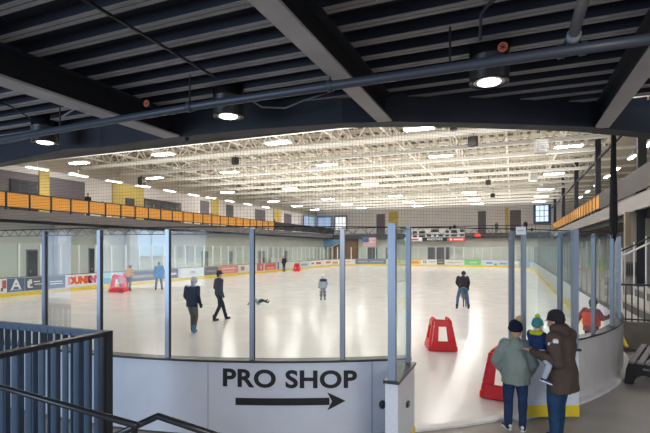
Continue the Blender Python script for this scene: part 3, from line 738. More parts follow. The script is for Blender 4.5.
# pipes
YP, ZP = 4.3 * SC, EYE + 1.65 * SC
pa, pb = P(-40, 146.5, y=YP + .05), P(572, 50, y=YP - .02); pc = P(700, 32, y=YP)
pr = empty('sprinkler_pipe', (0, 0, 0), 0, 'long slate blue fire pipe crossing overhead with clamps and joints', 'pipe')
pm_ = P(215, 103, y=YP)
MB().tube([pa, pm_, pb, pc], .038, 14).build('pipe', M['pipe'], pr, True)
for px in (190, 330, 561, 583):
    q = P(px, 103 - (px - 215) * .149, y=YP); dd = (pb - pa).normalized(); MB().tube([q - dd * .022, q + dd * .022], .05, 14).build('coupling', M['pipe'], pr, True)
for i in range(4):
    q = P((190, 330, 450, 60)[i], 103 - ((190, 330, 450, 60)[i] - 215) * .155, y=YP); MB().tube([q, q + Vector((0, 0, .3))], .008, 6).build('hanger_rod', M['black'], pr)
p1 = P(572, 46, y=YP)
br_ = empty('branch_pipe', (0, 0, 0), 0, 'grey pipe running toward the viewer from the tee joint overhead', 'pipe')
MB().tube([p1 + Vector((0, 0, .04)), Vector((p1.x, -1, p1.z + .04))], .034, 14).build('pipe', M['pipe2'], br_, True)
MB().tube([p1 + Vector((0, -.04, .03)), p1 + Vector((0, -.12, .03))], .045, 14).build('coupling', M['pipe2'], br_, True)
MB().ell(p1 + Vector((0, 0, .01)), .055).build('tee_joint', M['pipe'], br_, True)
for i, (px, py, lab) in enumerate(((148, 104, 'orange red sprinkler valve wheel on the pipe at the left'), (503, 48, 'orange red sprinkler valve wheel beside the nearest downlight'))):
    q = P(px, py, y=YP - .02); v = empty('valve_wheel', q, 0, lab, 'valve'); om = mat('valve_orange', (.40, .09, .04), .5)
    pts = [(math.cos(t * math.pi / 6) * .03, -.02, math.sin(t * math.pi / 6) * .03) for t in range(13)]
    MB().tube(pts, .007, 6, False).build('rim', om, v, True)
    for k_ in range(6):
        t = k_ * math.pi / 3; MB().bar((0, -.02, 0), (math.cos(t) * .03, -.02, math.sin(t) * .03), .009, .009, (0, 1, 0)).build('spoke', om, v)
    MB().tube([(0, -.025, 0), (0, .03, -.01)], .012, 8).build('stem', M['black'], v)
cd = MB().tube([P(60, -14, z=EYE + 2.02 * SC), P(85, 0, z=EYE + 2.02 * SC), P(215, 77, z=EYE + 2.02 * SC)], .013, 8).build('conduit', M['black'], None, True); tag(cd, 'thin black conduit rod slanting overhead to the middle downlight', 'conduit')
for px, py, a, b, lab in ((0, 0, (250, 101), (305, 88), 'thin grey cable looping overhead right of the middle downlight'),):
    q = [P(246, 99, z=ZD), P(250, 100, z=ZD - .1), P(262, 107, z=ZD - .16), P(285, 108, z=ZD - .16), P(305, 100, z=ZD - .1), P(330, 92, z=ZD)]
    tag(MB().tube(q, .009, 6).build('cable', M['pipe2'], None, True), lab, 'cable')
q = [P(480, 40, z=ZD - .16), P(481, 14, z=ZD - .05), P(487, 6, z=ZD - .03), P(500, -5, z=ZD - .03)]
tag(MB().tube(q, .012, 8).build('conduit', M['pipe'], None, True), 'bent conduit rising from the nearest downlight', 'conduit')
q = [P(30, 118, z=ZD - .06), P(10, 106, z=ZD - .03), P(-10, 100, z=ZD - .03)]
tag(MB().tube(q, .01, 8).build('conduit', M['black'], None, True), 'thin black conduit leading to the far left downlight', 'conduit')
q = [P(60, 118, z=ZD - .1), P(76, 108, z=ZD - .04), P(80, 102, z=ZD + .002)]
tag(MB().tube(q, .01, 8).build('conduit', M['pipe2'], None, True), 'short grey flexible conduit behind the far left downlight', 'conduit')
# downlights
for i, (px, py, lab) in enumerate(((45, 143, 'black cylinder downlight at the far left under the deck'), (228.5, 117, 'black cylinder downlight in the middle under the deck'), (489, 83, 'nearest black cylinder downlight, shining, with a bent conduit'))):
    q = P(px, py, z=ZB); r_ = .165
    d_ = empty('downlight', (q.x, q.y, ZB), 0, lab, 'downlight'); hh = .36
    mb = MB(); n = 28
    prof = [(r_, 0), (r_, hh), (0.0, hh + .0)]
    rr = [((0, 0, z), (1, 0, 0), r, (0, 1, 0), r) for r, z in ((r_ * .8, .03), (r_ * .97, .0), (r_, .006), (r_, hh * .55), (r_ * 1.02, hh * .56), (r_ * 1.02, hh * .6), (r_, hh * .62), (r_, hh))]
    mb.rings(rr, n).build('housing', mat('lamp_black', (.01, .01, .012), .35), d_, True)
    MB().rings([((0, 0, .028), (1, 0, 0), r_ * .78, (0, 1, 0), r_ * .78), ((0, 0, .005), (1, 0, 0), r_ * .78, (0, 1, 0), r_ * .78)], n).build('reflector', mat('lamp_ring', (.25, .25, .26), .3, .8), d_)
    MB().ell((0, 0, .006), (r_ * .6, r_ * .6, .02), 24, 8).build('lens', M['lightb'], d_, True)
    MB().box(-.09, .09, -.09, .09, hh, ZD - ZB + .05 if ZD - ZB > hh else hh + .03).build('junction_box', M['black'], d_)
# small black cameras hanging under the edge beam
for px, py, lab in ((187, 140, 'small black security camera under the edge beam, left'), ):
    q = P(px, py, y=beam_y(P(px, 140, z=ZB).x) + .1); c = empty('security_camera', q, 0, lab, 'camera')
    MB().ell((0, 0, 0), (.03, .03, .028)).build('dome', M['black'], c, True); MB().tube([(0, 0, 0), (0, 0, .06)], .02, 8).build('mount', M['black'], c)

# ------------------------------------------------------------------ safety net above the glass
sN0 = S_A0 + 2; sN1 = s_px(613, 0, S_RS + 6, .1); ZN0, ZN1 = GT + .03, 5.55
mb = MB(); cell = .047; n = int((sN1 - sN0) / cell); w = .0011
for i in range(n + 1):
    s = sN0 + (sN1 - sN0) * i / n; mb.face([pos(s - w, .1, ZN0), pos(s + w, .1, ZN0), pos(s + w, .1, ZN1), pos(s - w, .1, ZN1)])
nz = int((ZN1 - ZN0) / cell); m_ = int((sN1 - sN0) / .3)
for j in range(nz + 1):
    z = ZN0 + (ZN1 - ZN0) * j / nz
    for i in range(m_):
        a, b = sN0 + (sN1 - sN0) * i / m_, sN0 + (sN1 - sN0) * (i + 1) / m_
        mb.face([pos(a, .1, z - w), pos(b, .1, z - w), pos(b, .1, z + w), pos(a, .1, z + w)])
nr = empty('safety_net', (0, 0, 0), 0, 'fine square mesh safety net hanging above the rink glass', 'net')
mb.build('mesh', M['net'], nr)
mb = MB(); mb.tube([pos(sN0 + (sN1 - sN0) * i / 60, .1, ZN0 - .0) for i in range(61)], .009, 6); mb.build('bottom_cable', M['black'], nr)
mb = MB(); nl_ = int((sN1 - sN0) / .11)
mb.tube([pos(sN0 + (sN1 - sN0) * i / nl_, .1, ZN0 - (.0 if i % 2 else .10)) for i in range(nl_ + 1)], .0055, 5); mb.build('lacing', mat('lacing_grey', (.16, .17, .18), .7), nr)
mb = MB(); mb.tube([pos(sN0 + (sN1 - sN0) * i / 60, .1, ZN0 - .1) for i in range(61)], .006, 6); mb.build('lower_cable', M['pipe2'], nr)
bd = [pos(sN1 + .05, .1, z) for z in (2.75, 2.95, 3.2, 3.6, 4.2, 4.9, 5.55)]
MB().tube(bd, [.03, .07, .075, .07, .055, .045, .035], 12).build('gathered_edge', M['netd'], nr, True)
for px in (394, 532, 450, 520):
    s = s_px(px, -2, S_RS + 6, .1); MB().ell(pos(s, .1, ZN0), (.02, .02, .028)).build('clip', M['black'], nr)

# ------------------------------------------------------------------ stair guard, handrails (lower left)
XG, YG, ZG = -4.58, 4.1, 1.6
gd = empty('stair_guard', (XG, YG, 0), 0, 'dark blue guard rail of upright fins around the stairs', 'railing')
MB().box(-.05, .05, -4.4, .03, -.05 + ZG, ZG).build('top_rail', M['rail'], gd)
MB().box(-6.5, .03, -.035, .035, -.085 + ZG, ZG).build('top_rail', M['slat'], gd)
MB().box(-.06, .06, -.05, .05, 0, ZG + .005).build('corner_post', M['rail'], gd)
for i in range(30):
    y = -.13 - .137 * i; MB().box(-.04, .04, y - .008, y + .008, .06, ZG - .05).build('fin', M['slat'], gd)
for i in range(40):
    x = -.14 - .14 * i; MB().box(x - .008, x + .008, -.035, .035, .06, ZG - .035).build('fin', M['slat'], gd)
MB().box(-.05, .05, -4.4, .03, .02, .07).build('bottom_rail', M['rail'], gd); MB().box(-6.5, 0, -.035, .035, .02, .07).build('bottom_rail', M['rail'], gd)
h1 = empty('handrail', (0, 0, 0), 0, 'long black tube handrail crossing in front of the finned guard', 'handrail')
a, b, c = P(-40, 374.5, z=1.51), P(0, 387, z=1.51), P(137, 425.5, z=1.51)
MB().tube([a, b, c], .021, 12).build('rail', M['rail'], h1, True)
MB().tube([c + Vector((-.02, 0, 0)), Vector((c.x - .02, c.y, .0))], .02, 10).build('post', M['rail'], h1, True)
h2 = empty('handrail', (0, 0, 0), 0, 'short black handrail bent at its peak at the bottom edge', 'handrail')
ap = P(158, 416, z=1.505); l = ap + (P(119, 434, z=1.40) - ap) * 1.5; r = ap + (P(212, 434, z=1.42) - ap) * 1.4
MB().tube([l, ap + (l - ap) * .06, ap, ap + (r - ap) * .06, r], .022, 12).build('rail', M['rail'], h2, True)
MB().tube([r, Vector((r.x, r.y, 0))], .02, 10).build('post', M['rail'], h2, True)

# ------------------------------------------------------------------ right side: low wall, railing, bench, stands
yw = 13.8
struct(MB().box(2.52, 12, yw, yw + .2, 0, .72).build('wall_low', M['lowwall']), 'low brown grey concrete wall')
rl = empty('railing', (2.55, yw + .1, .72), 0, 'black picket railing on the low concrete wall behind the bench', 'railing')
MB().box(0, 6, -.025, .025, .93, .98).build('top_rail', M['rail'], rl); MB().box(0, 6, -.02, .02, .04, .08).build('bottom_rail', M['rail'], rl)
for i in range(45): MB().box(.02 + i * .135 - .014, .02 + i * .135 + .014, -.012, .012, .0, .95).build('picket', M['rail'], rl)
# bench
ba = Vector((2.0, 10.3, 0)); bb = Vector((2.66, 12.3, 0)); d = bb - ba
bn = empty('bench', ba, math.atan2(d.y, d.x) - math.pi / 2, 'black plastic bench with grey slats beside the curved boards', 'bench')
Lb = d.length; wb = .62
for i in range(4): MB().box(.04 + i * .145, .04 + i * .145 + .105, 0.02, Lb, .41, .45).build('slat', M['seatg'], bn, bevel=.006)
def leg(y):
    pts = [(-.03, y, 0), (.12, y, 0)] + [(wb / 2 + math.cos(math.pi - t * math.pi / 8) * .19, y, .0 + math.sin(t * math.pi / 8) * .2) for t in range(9)] + [(wb - .12, y, 0), (wb + .03, y, 0), (wb + .0, y, .28), (wb - .04, y, .41), (.04, y, .41), (0, y, .28)]
    mb = MB(); mb.poly(pts, .14, (0, 1, 0)); return mb
leg(.06).build('leg', M['benchb'], bn, bevel=.008); leg(Lb - .22).build('leg', M['benchb'], bn, bevel=.008)
MB().box(.27, .37, .05, .058, .3, .335).build('badge', M['seatg'], bn)
yp = MB().bar(P(620.5, 334, y=12.9), P(627, 347, y=12.6), .07, .03).build('yellow_marker', M['yellowk']); tag(yp, 'slanting yellow marker strip between the boards and bench', 'marker')
# bleacher stand behind the railing, rising along the right side
bl = empty('bleacher', (2.9, 16.0, 0), 0, 'dark metal bleacher steps seen through the picket railing', 'bleachers')
for i in range(5):
    MB().box(.3 + i * .75, 6, i * .0 + .0, 7.0, .2 + i * .36, .28 + i * .36).build('tread', mat('tread_grey', (.48, .46, .45), .5), bl)
    MB().box(.32 + i * .75, .36 + i * .75, 0, 7, 0, .2 + i * .36).build('riser', mat('riser_grey', (.15, .14, .14), .6), bl)
MB().box(1.2, 1.9, -.04, .02, .45, .53).build('yellow_nosing', M['yellowk'], bl)
struct(MB().box(4.75, 12, 24.6, 24.8, 2.75, 4.3).build('wall_siding_upper', M['tan']), 'tan ribbed siding under the right balcony')
struct(MB().box(4.75, 12, 24.5, 24.8, 0, 2.75).build('wall_siding_lower', M['pinkg']), 'pinkish grey wall panelling beside the right stairs')
r = struct(empty('window_8'), 'small barred window in the grey panelled wall', 'window')
wa, wb_ = P(626, 276, y=24.4), P(638, 262, y=24.4)
MB().box(wa.x, wb_.x, 24.4, 24.48, wa.z, wb_.z).build('frame', M['grey'], r)
for i in range(5): MB().box(wa.x + (wb_.x - wa.x) * (i + .3) / 5, wa.x + (wb_.x - wa.x) * (i + .6) / 5, 24.36, 24.4, wa.z + .08, wb_.z - .08).build('pane', M['window'], r)
sr = empty('stair_railing', (0, 0, 0), 0, 'pale sloping stair handrail with black upper rail beyond the net edge', 'handrail')
ysr = 19.5
a, b = P(619, 257.5, y=ysr), P(660, 238, y=ysr)
MB().tube([a, b], .035, 8).build('rail', M['whitep'], sr, True)
MB().tube([P(621, 251, y=ysr), P(638, 243.5, y=ysr), P(660, 232, y=ysr)], .03, 8).build('upper_rail', M['black'], sr, True)
for px in (622, 634, 646):
    q = P(px, 256 - (px - 622) * .48, y=ysr); MB().tube([q + Vector((0, 0, .3)), Vector((q.x, q.y, 0))], .025, 8).build('post', M['whitep'], sr)

# ------------------------------------------------------------------ people
def fab(name, col, var=.12, vs=9, bump=.25, bs=40): return mat(name, col, .9, var=var, vscale=vs, bump=bump, bscale=bs, spec=.2)
def remeshed(mb, name, m, parent, vox, fold=0, smooth=4, fscale=.12):
    o = mb.build(name, None, None)
    rm_ = o.modifiers.new('r', 'REMESH'); rm_.mode = 'VOXEL'; rm_.voxel_size = vox; rm_.use_smooth_shade = True
    sm_ = o.modifiers.new('s', 'SMOOTH'); sm_.iterations = smooth; sm_.factor = .5
    me = D.meshes.new_from_object(o.evaluated_get(bpy.context.evaluated_depsgraph_get())); D.objects.remove(o)
    if fold:
        ns = [v.normal.copy() for v in me.vertices]
        for v, nn in zip(me.vertices, ns):
            c = v.co; f = noise.noise(Vector((c.x / fscale, c.y / fscale, c.z / (fscale * 1.8)))) + .5 * noise.noise(Vector((c.x * 2.3 / fscale, c.y * 2.3 / fscale, c.z * 1.1 / fscale + 7)))
            v.co += nn * f * fold
    me.materials.clear(); me.materials.append(m); me.name = name
    for p in me.polygons: p.use_smooth = True
    o = D.objects.new(name, me); COL.objects.link(o); o.parent = parent; return o

BASE = dict(ank=((-.10, 0, .08), (.10, 0, .08)), knee=((-.10, .02, .50), (.10, .02, .50)), hip=((-.09, 0, .93), (.09, 0, .93)),
            pel=(0, 0, .97), waist=(0, 0, 1.10), chest=(0, 0, 1.30), neck=(0, 0, 1.48), head=(0, .02, 1.63),
            sho=((-.18, 0, 1.42), (.18, 0, 1.42)), elb=((-.23, -.02, 1.14), (.23, -.02, 1.14)), wri=((-.24, .06, .90), (.24, .06, .90)),
            foot=((0, 1, 0), (0, 1, 0)), face=(0, 1, 0))
def person(label, loc, rz, H=1.75, top=None, legs=None, hat=None, hatkind='beanie', hair=None, shoes=None, skate=True, vox=.02, hem=.84, bulk=1.0, legw=1.0,
           headscale=1.0, hood=None, pom=None, group=None, gloves=None, fold=.0, J=None, hands=True, scarf=None, soles=None, zoff=.0, legsonly=False):
    K = dict(BASE); K.update(J or {}); s = H / 1.75
    V = lambda p: Vector(p) * s
    r = empty('person', (loc[0], loc[1], zoff + loc[2] if len(loc) > 2 else zoff), rz, label, 'person', group)
    ank, knee, hip = [[V(p) for p in K[n]] for n in ('ank', 'knee', 'hip')]; sho, elb, wri = [[V(p) for p in K[n]] for n in ('sho', 'elb', 'wri')]
    pel, waist, chest, neck, head = [V(K[n]) for n in ('pel', 'waist', 'chest', 'neck', 'head')]
    R_ = (sho[1] - sho[0]).normalized(); hs = headscale * s
    spine = (neck - pel).normalized(); Fw = spine.cross(R_).normalized()
    if Fw.dot(Vector(K['face'])) < -.3 and 'flip' in K: Fw = -Fw
    fc = Vector(K['face']).normalized(); hr = fc.cross(Vector((0, 0, 1))).normalized(); hu = hr.cross(fc).normalized()
    HR = Matrix((hr, fc, hu)).transposed()
    # body
    mb = MB(); g = s
    mb.rings([(pel - spine * .06 * g, R_, .13 * g, Fw, .085 * g), (waist, R_, .125 * g, Fw, .08 * g), (chest, R_, .155 * g, Fw, .095 * g), ((sho[0] + sho[1]) / 2 - spine * .0 * g, R_, .15 * g, Fw, .07 * g)], 16)
    mb.limb([(sho[0] + sho[1]) / 2, neck + spine * .03 * g, head - hu * .05 * hs], [.07 * g, .055 * hs, .055 * hs], 10)
    for i in (0, 1):
        mb.limb([hip[i], knee[i], ank[i]], [.07 * g, .038 * g, .024 * g], 10)
        mb.limb([sho[i], elb[i], wri[i]], [.05 * g, .038 * g, .027 * g], 10)
    hx = lambda v: head + HR @ (Vector(v) * hs)
    mb.ell(head + hu * .02 * hs, (.076 * hs, .094 * hs, .105 * hs), 16, 12, HR)
    mb.ell(hx((0, .02, -.06)), (.055 * hs, .066 * hs, .062 * hs), 14, 10, HR)
    mb.tube([hx((0, .088, .02)), hx((0, .115, -.022))], [.010 * hs, .017 * hs], 8)
    mb.ell(hx((0, .085, -.055)), (.025 * hs, .012 * hs, .010 * hs), 8, 6, HR)
    for e in (-1, 1): mb.ell(hx((e * .078, -.005, -.005)), (.012 * hs, .022 * hs, .032 * hs), 8, 6, HR)
    handc = []
    for i in (0, 1):
        dd = (wri[i] - elb[i]).normalized(); sd = -1 if i == 0 else 1
        side_ = dd.cross(Fw).normalized() if abs(dd.dot(Fw)) < .9 else dd.cross(Vector((0, 0, 1))).normalized()
        pn_ = dd.cross(side_).normalized(); pc_ = wri[i] + dd * .05 * g
        if not gloves: 
            mb.rings([(wri[i], side_, .026 * g, pn_, .02 * g), (pc_, side_, .04 * g, pn_, .017 * g), (wri[i] + dd * .095 * g, side_, .042 * g, pn_, .014 * g)], 12)
            for f_ in range(4):
                o_ = (f_ - 1.5) * .0215 * g; L_ = (.06, .072, .068, .052)[f_] * g
                a_ = wri[i] + dd * .09 * g + side_ * o_; b_ = a_ + dd * L_ * .55; c_ = b_ + (dd * .7 + pn_ * .7).normalized() * L_ * .5
                mb.limb([a_, b_, c_], [.0098 * g, .009 * g, .0078 * g], 8)
            a_ = wri[i] + dd * .03 * g + side_ * .032 * g; b_ = a_ + (side_ * .8 + dd * .6 + pn_ * .3).normalized() * .035 * g; mb.limb([a_, b_, b_ + (dd + pn_ * .4).normalized() * .03 * g], [.012 * g, .0105 * g, .009 * g], 8)
        else: handc.append((wri[i], dd, side_, pn_))
    remeshed(mb, 'body', M['skin'], r, max(.0075 * g, vox * .5), 0, 2)
    for e in (-1, 1):
        MB().ell(hx((e * .03, .086, .018)), (.011 * hs, .008 * hs, .008 * hs), 8, 6, HR).build('eye', M['black'], r, True)
    # trousers
    mb = MB()
    mb.rings([(pel + spine * .10 * g, R_, .150 * g * (legw * .5 + .5), Fw, .105 * g), (pel, R_, .165 * g * (legw * .5 + .5), Fw, .12 * g), (pel - Vector((0, 0, .09 * g)) if not K.get('bent') else pel - spine * .09 * g, R_, .15 * g * legw, Fw, .11 * g)], 18)
    for i in (0, 1): mb.limb([hip[i], (hip[i] + knee[i]) / 2, knee[i], (knee[i] + ank[i]) / 2, ank[i] + (knee[i] - ank[i]).normalized() * .02 * g], [.098 * g * legw, .088 * g * legw, .07 * g * legw, .062 * g * legw, .058 * g * legw], 14)
    remeshed(mb, 'trousers', legs, r, min(vox, .014 * max(g, .6)), fold * .6, 3)
    # top garment
    if top is not None:
        mb = MB(); B = bulk; hemc = pel + spine * (hem - .97) * g
        mb.rings([(hemc, R_, .185 * g * B, Fw, .135 * g * B), ((hemc + waist) / 2, R_, .18 * g * B, Fw, .135 * g * B), (waist, R_, .165 * g * B, Fw, .13 * g * B), (chest, R_, .185 * g * B, Fw, .13 * g * B),
                  ((sho[0] + sho[1]) / 2 - spine * .01 * g, R_, .17 * g * (B * .5 + .5), Fw, .10 * g * B), ((sho[0] + sho[1]) / 2 + spine * .05 * g, R_, .085 * g, Fw, .075 * g)], 22)
        mb.rings([((sho[0] + sho[1]) / 2 + spine * .03 * g, R_, .08 * g, Fw, .075 * g), (neck + spine * .035 * g, R_, .068 * g, Fw, .068 * g)], 14)
        for i in (0, 1):
            mb.limb([sho[i], (sho[i] + elb[i]) / 2, elb[i], (elb[i] + wri[i]) / 2, wri[i] - (wri[i] - elb[i]).normalized() * .01 * g], [.078 * g * B, .072 * g * B, .062 * g * B, .056 * g * B, .047 * g * B], 14)
        remeshed(mb, 'jacket', top, r, vox, fold)
    if hood:
        mb = MB(); c_ = neck - Fw * .075 * g + spine * .0 * g
        mb.ell(c_, (.125 * g, .085 * g, .09 * g), 16, 10); mb.ell(c_ + R_ * .08 * g + Vector((0, .05 * g, .02 * g)), .07 * g); mb.ell(c_ - R_ * .08 * g + Vector((0, .05 * g, .02 * g)), .07 * g); mb.ell(c_ - spine * .08 * g - Fw * .02 * g, (.09 * g, .06 * g, .09 * g))
        remeshed(mb, 'hood', hood, r, vox, fold * .7)
    for i, (w_, dd, sd_, pn_) in enumerate(handc):
        mb = MB(); mb.rings([(w_ - dd * .03 * g, sd_, .042 * g, pn_, .04 * g), (w_ + dd * .03 * g, sd_, .05 * g, pn_, .035 * g), (w_ + dd * .10 * g, sd_, .052 * g, pn_, .03 * g)], 12)
        for f_ in range(4):
            a_ = w_ + dd * .09 * g + sd_ * (f_ - 1.5) * .025 * g; mb.limb([a_, a_ + dd * .03 * g, a_ + dd * .045 * g + pn_ * .03 * g], [.015 * g] * 3, 8)
        a_ = w_ + dd * .03 * g + sd_ * .045 * g; mb.limb([a_, a_ + (sd_ + dd).normalized() * .04 * g], [.018 * g, .015 * g], 8)
        remeshed(mb, 'glove', gloves, r, max(.01, vox * .6))
    # shoes / skates
    for i in (0, 1):
        f_ = Vector(K['foot'][i]).normalized(); f0 = f_; a_ = ank[i]; up_ = (knee[i] - a_).normalized() if abs(f_.z) > .3 else Vector((0, 0, 1))
        low = -.045 * g if skate else -.05 * g
        rt = f_.cross(up_).normalized()
        mb = MB()
        c0 = a_ + up_ * low
        if skate:
            mb.limb([a_ + up_ * .09 * g, a_ + up_ * .0, c0 + f_ * -.01 * g], [.058 * g, .052 * g, .042 * g], 12); mb.limb([c0, c0 + f_ * .09 * g, c0 + f_ * .155 * g - up_ * .005 * g], [.045 * g, .045 * g, .036 * g], 12)
        else:
            mb.limb([a_ + up_ * .03 * g, a_ - up_ * .01 * g, c0 - f_ * .02 * g + up_ * .01 * g], [.050 * g, .05 * g, .048 * g], 12); mb.limb([c0 + up_ * .01 * g, c0 + f_ * .09 * g + up_ * .005 * g, c0 + f_ * .15 * g], [.048 * g, .047 * g, .040 * g], 12)
        so = remeshed(mb, 'skate' if skate else 'shoe', shoes or M['black'], r, min(.015, vox))
        if skate:
            bs_ = c0 - up_ * .042 * g; MB().bar(bs_ - f_ * .07 * g, bs_ + f_ * .19 * g, .006, .03 * g, up_).build('blade', M['alu'], so)
            MB().bar(bs_ - f_ * .03 * g + up_ * .02 * g, bs_ + f_ * .13 * g + up_ * .02 * g, .025 * g, .03 * g, up_).build('blade_holder', M['whitep'], so)
        else:
            bs_ = c0 - up_ * .028 * g; mb = MB(); mb.rings([(bs_ + f_ * .065 * g, f_, .135 * g, rt, .05 * g), (bs_ + f_ * .065 * g + up_ * .028 * g, f_, .137 * g, rt, .05 * g)], 18); mb.build('sole', soles or M['whitep'], so, True)
            if soles is None:
                MB().ell(c0 + f_ * .165 * g + up_ * .004 * g, (.03 * g, .03 * g, .028 * g)).build('toe_cap', M['whitep'], so, True)
                for e in (-1, 1): MB().rings([(c0 + f_ * .06 * g + rt * e * .043 * g - up_ * .0, f_, .05 * g, up_, .012 * g), (c0 + f_ * .06 * g + rt * e * .05 * g, f_, .045 * g, up_, .010 * g)], 10).build('side_stripe', M['whitep'], so)
                MB().ell(c0 - f_ * .055 * g + up_ * .035 * g, (.026 * g, .02 * g, .03 * g)).build('heel_tab', M['whitep'], so, True)
    if hair:
        mb = MB(); mb.ell(hx((0, -.015, .035)), (.085 * hs, .095 * hs, .098 * hs), 16, 10, HR); mb.ell(hx((0, -.06, -.03)), (.07 * hs, .045 * hs, .08 * hs), 12, 8, HR)
        remeshed(mb, 'hair', hair, r, max(.008, vox * .6), .004)
    if hat:
        mb = MB()
        mb.ell(hx((0, -.012, .055)), (.094 * hs, .108 * hs, .098 * hs), 18, 12, HR)
        if hatkind == 'helmet': mb.ell(hx((0, -.02, .02)), (.103 * hs, .118 * hs, .11 * hs), 18, 12, HR)
        mb.ell(hx((0, -.03, .01)), (.09 * hs, .09 * hs, .065 * hs), 18, 12, HR)
        ho = remeshed(mb, 'helmet' if hatkind == 'helmet' else 'hat', hat, r, max(.008, vox * .5), .003 if vox < .015 else 0)
        if hatkind == 'cap': MB().ell(hx((0, .11, .045)), (.06 * hs, .06 * hs, .012 * hs), 14, 8, HR).build('brim', hat, ho, True)
        if hatkind == 'beanie':
            mb = MB(); mb.rings([(hx((0, -.012, .0 + z_)), hr, w1 * hs, fc, w2 * hs) for z_, w1, w2 in ((.0, .092, .104), (.004, .099, .112), (.04, .1, .113), (.046, .094, .107))], 26); mb.build('brim_cuff', hat, ho, True)
    if pom:
        mb = MB(); random.seed(3)
        for _ in range(60):
            dv = Vector((random.gauss(0, 1), random.gauss(0, 1), random.gauss(0, 1))).normalized(); c_ = hx((pom[1][0], pom[1][1], pom[1][2])); mb.tube([c_, c_ + dv * pom[2] * hs * random.uniform(.8, 1.1)], [.016 * hs, .003 * hs], 6)
        mb.ell(hx(pom[1]), pom[2] * .75 * hs)
        mb.build('pompom', pom[0], ho, True)
    return r
def face_to(px): return 0
def ang(p): return -math.atan2(p[0], p[1])   # rotation so that local +Y points away from the camera

# woman, seen from behind
wq = P(515.5, 429, z=0.0)
navyj = fab('navy_denim', (.022, .045, .11), .2, 12); sage = fab('sage_fleece', (.235, .285, .262), .10, 5, .3, 25)
person('woman seen from behind in a sage green jacket, navy jeans and a navy bobble hat', (wq.x, wq.y, 0), ang(wq), 1.60, sage, navyj, fab('navy_knit', (.01, .016, .04), .2, 60, .5, 90), 'beanie', M['blond'], mat('shoe_black', (.012, .012, .014), .5), False, .011,
       hem=.74, bulk=1.2, legw=1.06, fold=.018, headscale=1.13, pom=(fab('tan_fur', (.50, .36, .22), .3, 50), (.05, -.02, .150), .06), zoff=-.012,
       J=dict(ank=((-.105, 0, .08), (.105, 0, .08)), knee=((-.11, .01, .5), (.10, .01, .5)), elb=((-.285, -.04, 1.08), (.27, -.03, 1.08)), wri=((-.22, .13, .90), (.21, .13, .90)), sho=((-.15, 0, 1.35), (.15, 0, 1.35)),
              neck=(0, 0, 1.44), head=(0, .02, 1.575), face=(.0, 1, -.08), foot=((-.5, .85, 0), (.12, 1, 0))))
# man holding the child
mq = P(561.5, 444, z=0.0)
brown = fab('brown_parka', (.085, .062, .050), .15, 8, .25, 30); jean = fab('blue_denim', (.02, .055, .12), .2, 10)
A_V = ang(mq); AM = math.radians(58)
rt_ = Vector((math.cos(A_V), math.sin(A_V), 0)); fw_ = Vector((-math.sin(A_V), math.cos(A_V), 0))
man = person('man in a dark brown hooded parka and charcoal beanie holding a small child', (mq.x, mq.y, 0), A_V + AM, 1.80, brown, jean, fab('charcoal_knit', (.03, .026, .032), .2, 60, .5, 90), 'beanie', M['hair'], M['black'], False, .011,
       hem=.70, bulk=1.22, legw=1.15, fold=.015, hood=brown, soles=M['black'], zoff=-.012,
       J=dict(ank=((-.10, .02, .08), (.07, .09, .08)), knee=((-.10, .04, .5), (.07, .08, .5)), hip=((-.08, .03, .93), (.08, .03, .93)), sho=((-.18, -.01, 1.40), (.17, 0, 1.41)),
              elb=((-.25, -.12, 1.12), (.24, .10, 1.13)), wri=((-.22, .25, 1.185), (.10, .32, 1.17)), neck=(.0, 0.06, 1.48), head=(-.0, .09, 1.60), face=(-.3, .95, .05), foot=((0, 1, 0), (.1, 1, 0))))
# child on his arm (joints given in view-aligned axes about the man's feet)
nvp = fab('navy_puffer', (.016, .032, .115), .15, 14, .5, 18); lime = fab('lime_knit', (.40, .52, .02), .15, 30, .4, 60); teal = fab('teal_knit', (.05, .22, .26), .2, 40, .4, 60)
cp = mq + rt_ * -.285
CH = 1.0; cs = CH / 1.75
def cl(x, y, z): return (x / cs, y / cs, z / cs)
ch = person('toddler in a navy puffer and lime and teal bobble hat carried on an adult arm', (cp.x, cp.y, 0), A_V, CH, nvp, fab('pale_grey_blue', (.40, .45, .54), .1, 10), teal, 'beanie', None, mat('boot_navy', (.015, .04, .12), .6), False, .009,
       hem=1.0, bulk=1.22, headscale=1.28, fold=.007, gloves=fab('pink_mitten', (.55, .30, .25), .05), pom=(lime, (0, -.01, .165), .055), soles=M['whitep'],
       J=dict(bent=1, pel=cl(.02, 0, 1.25), waist=cl(-.0, -.02, 1.31), chest=cl(-.02, -.03, 1.39), neck=cl(-.01, -.02, 1.48), head=cl(.0, -.01, 1.565), face=(.6, .8, .0),
              sho=(cl(-.09, .02, 1.44), cl(.075, -.06, 1.43)), elb=(cl(-.10, .12, 1.37), cl(.115, -.10, 1.35)), wri=(cl(-.02, .16, 1.40), cl(.14, -.06, 1.37)),
              hip=(cl(-.04, .05, 1.24), cl(.06, -.06, 1.22)), knee=(cl(-.0, .20, 1.14), cl(.145, -.29, 1.09)), ank=(cl(.10, .22, 1.0), cl(.085, -.31, .93)), foot=((.3, .9, -.2), (.9, -.1, -.3))))
for o_ in ch.children:
    if o_.name.startswith('shoe'): o_.scale = (1, 1, 1)
MB().rings([((-.01, -.02, 1.44), (1, 0, 0), .09, (0, 1, 0), .08), ((-.01, -.02, 1.465), (1, 0, 0), .10, (0, 1, 0), .09), ((-.01, -.02, 1.49), (1, 0, 0), .08, (0, 1, 0), .075)], 20).build('collar', lime, ch, True)
hb_ = ch.matrix_basis
wt = empty('cloth', mq + rt_ * -.085 + fw_ * -.25 + Vector((0, 0, 1.385)), A_V, 'crumpled white cloth lying on the shoulder of the man in brown', 'cloth')
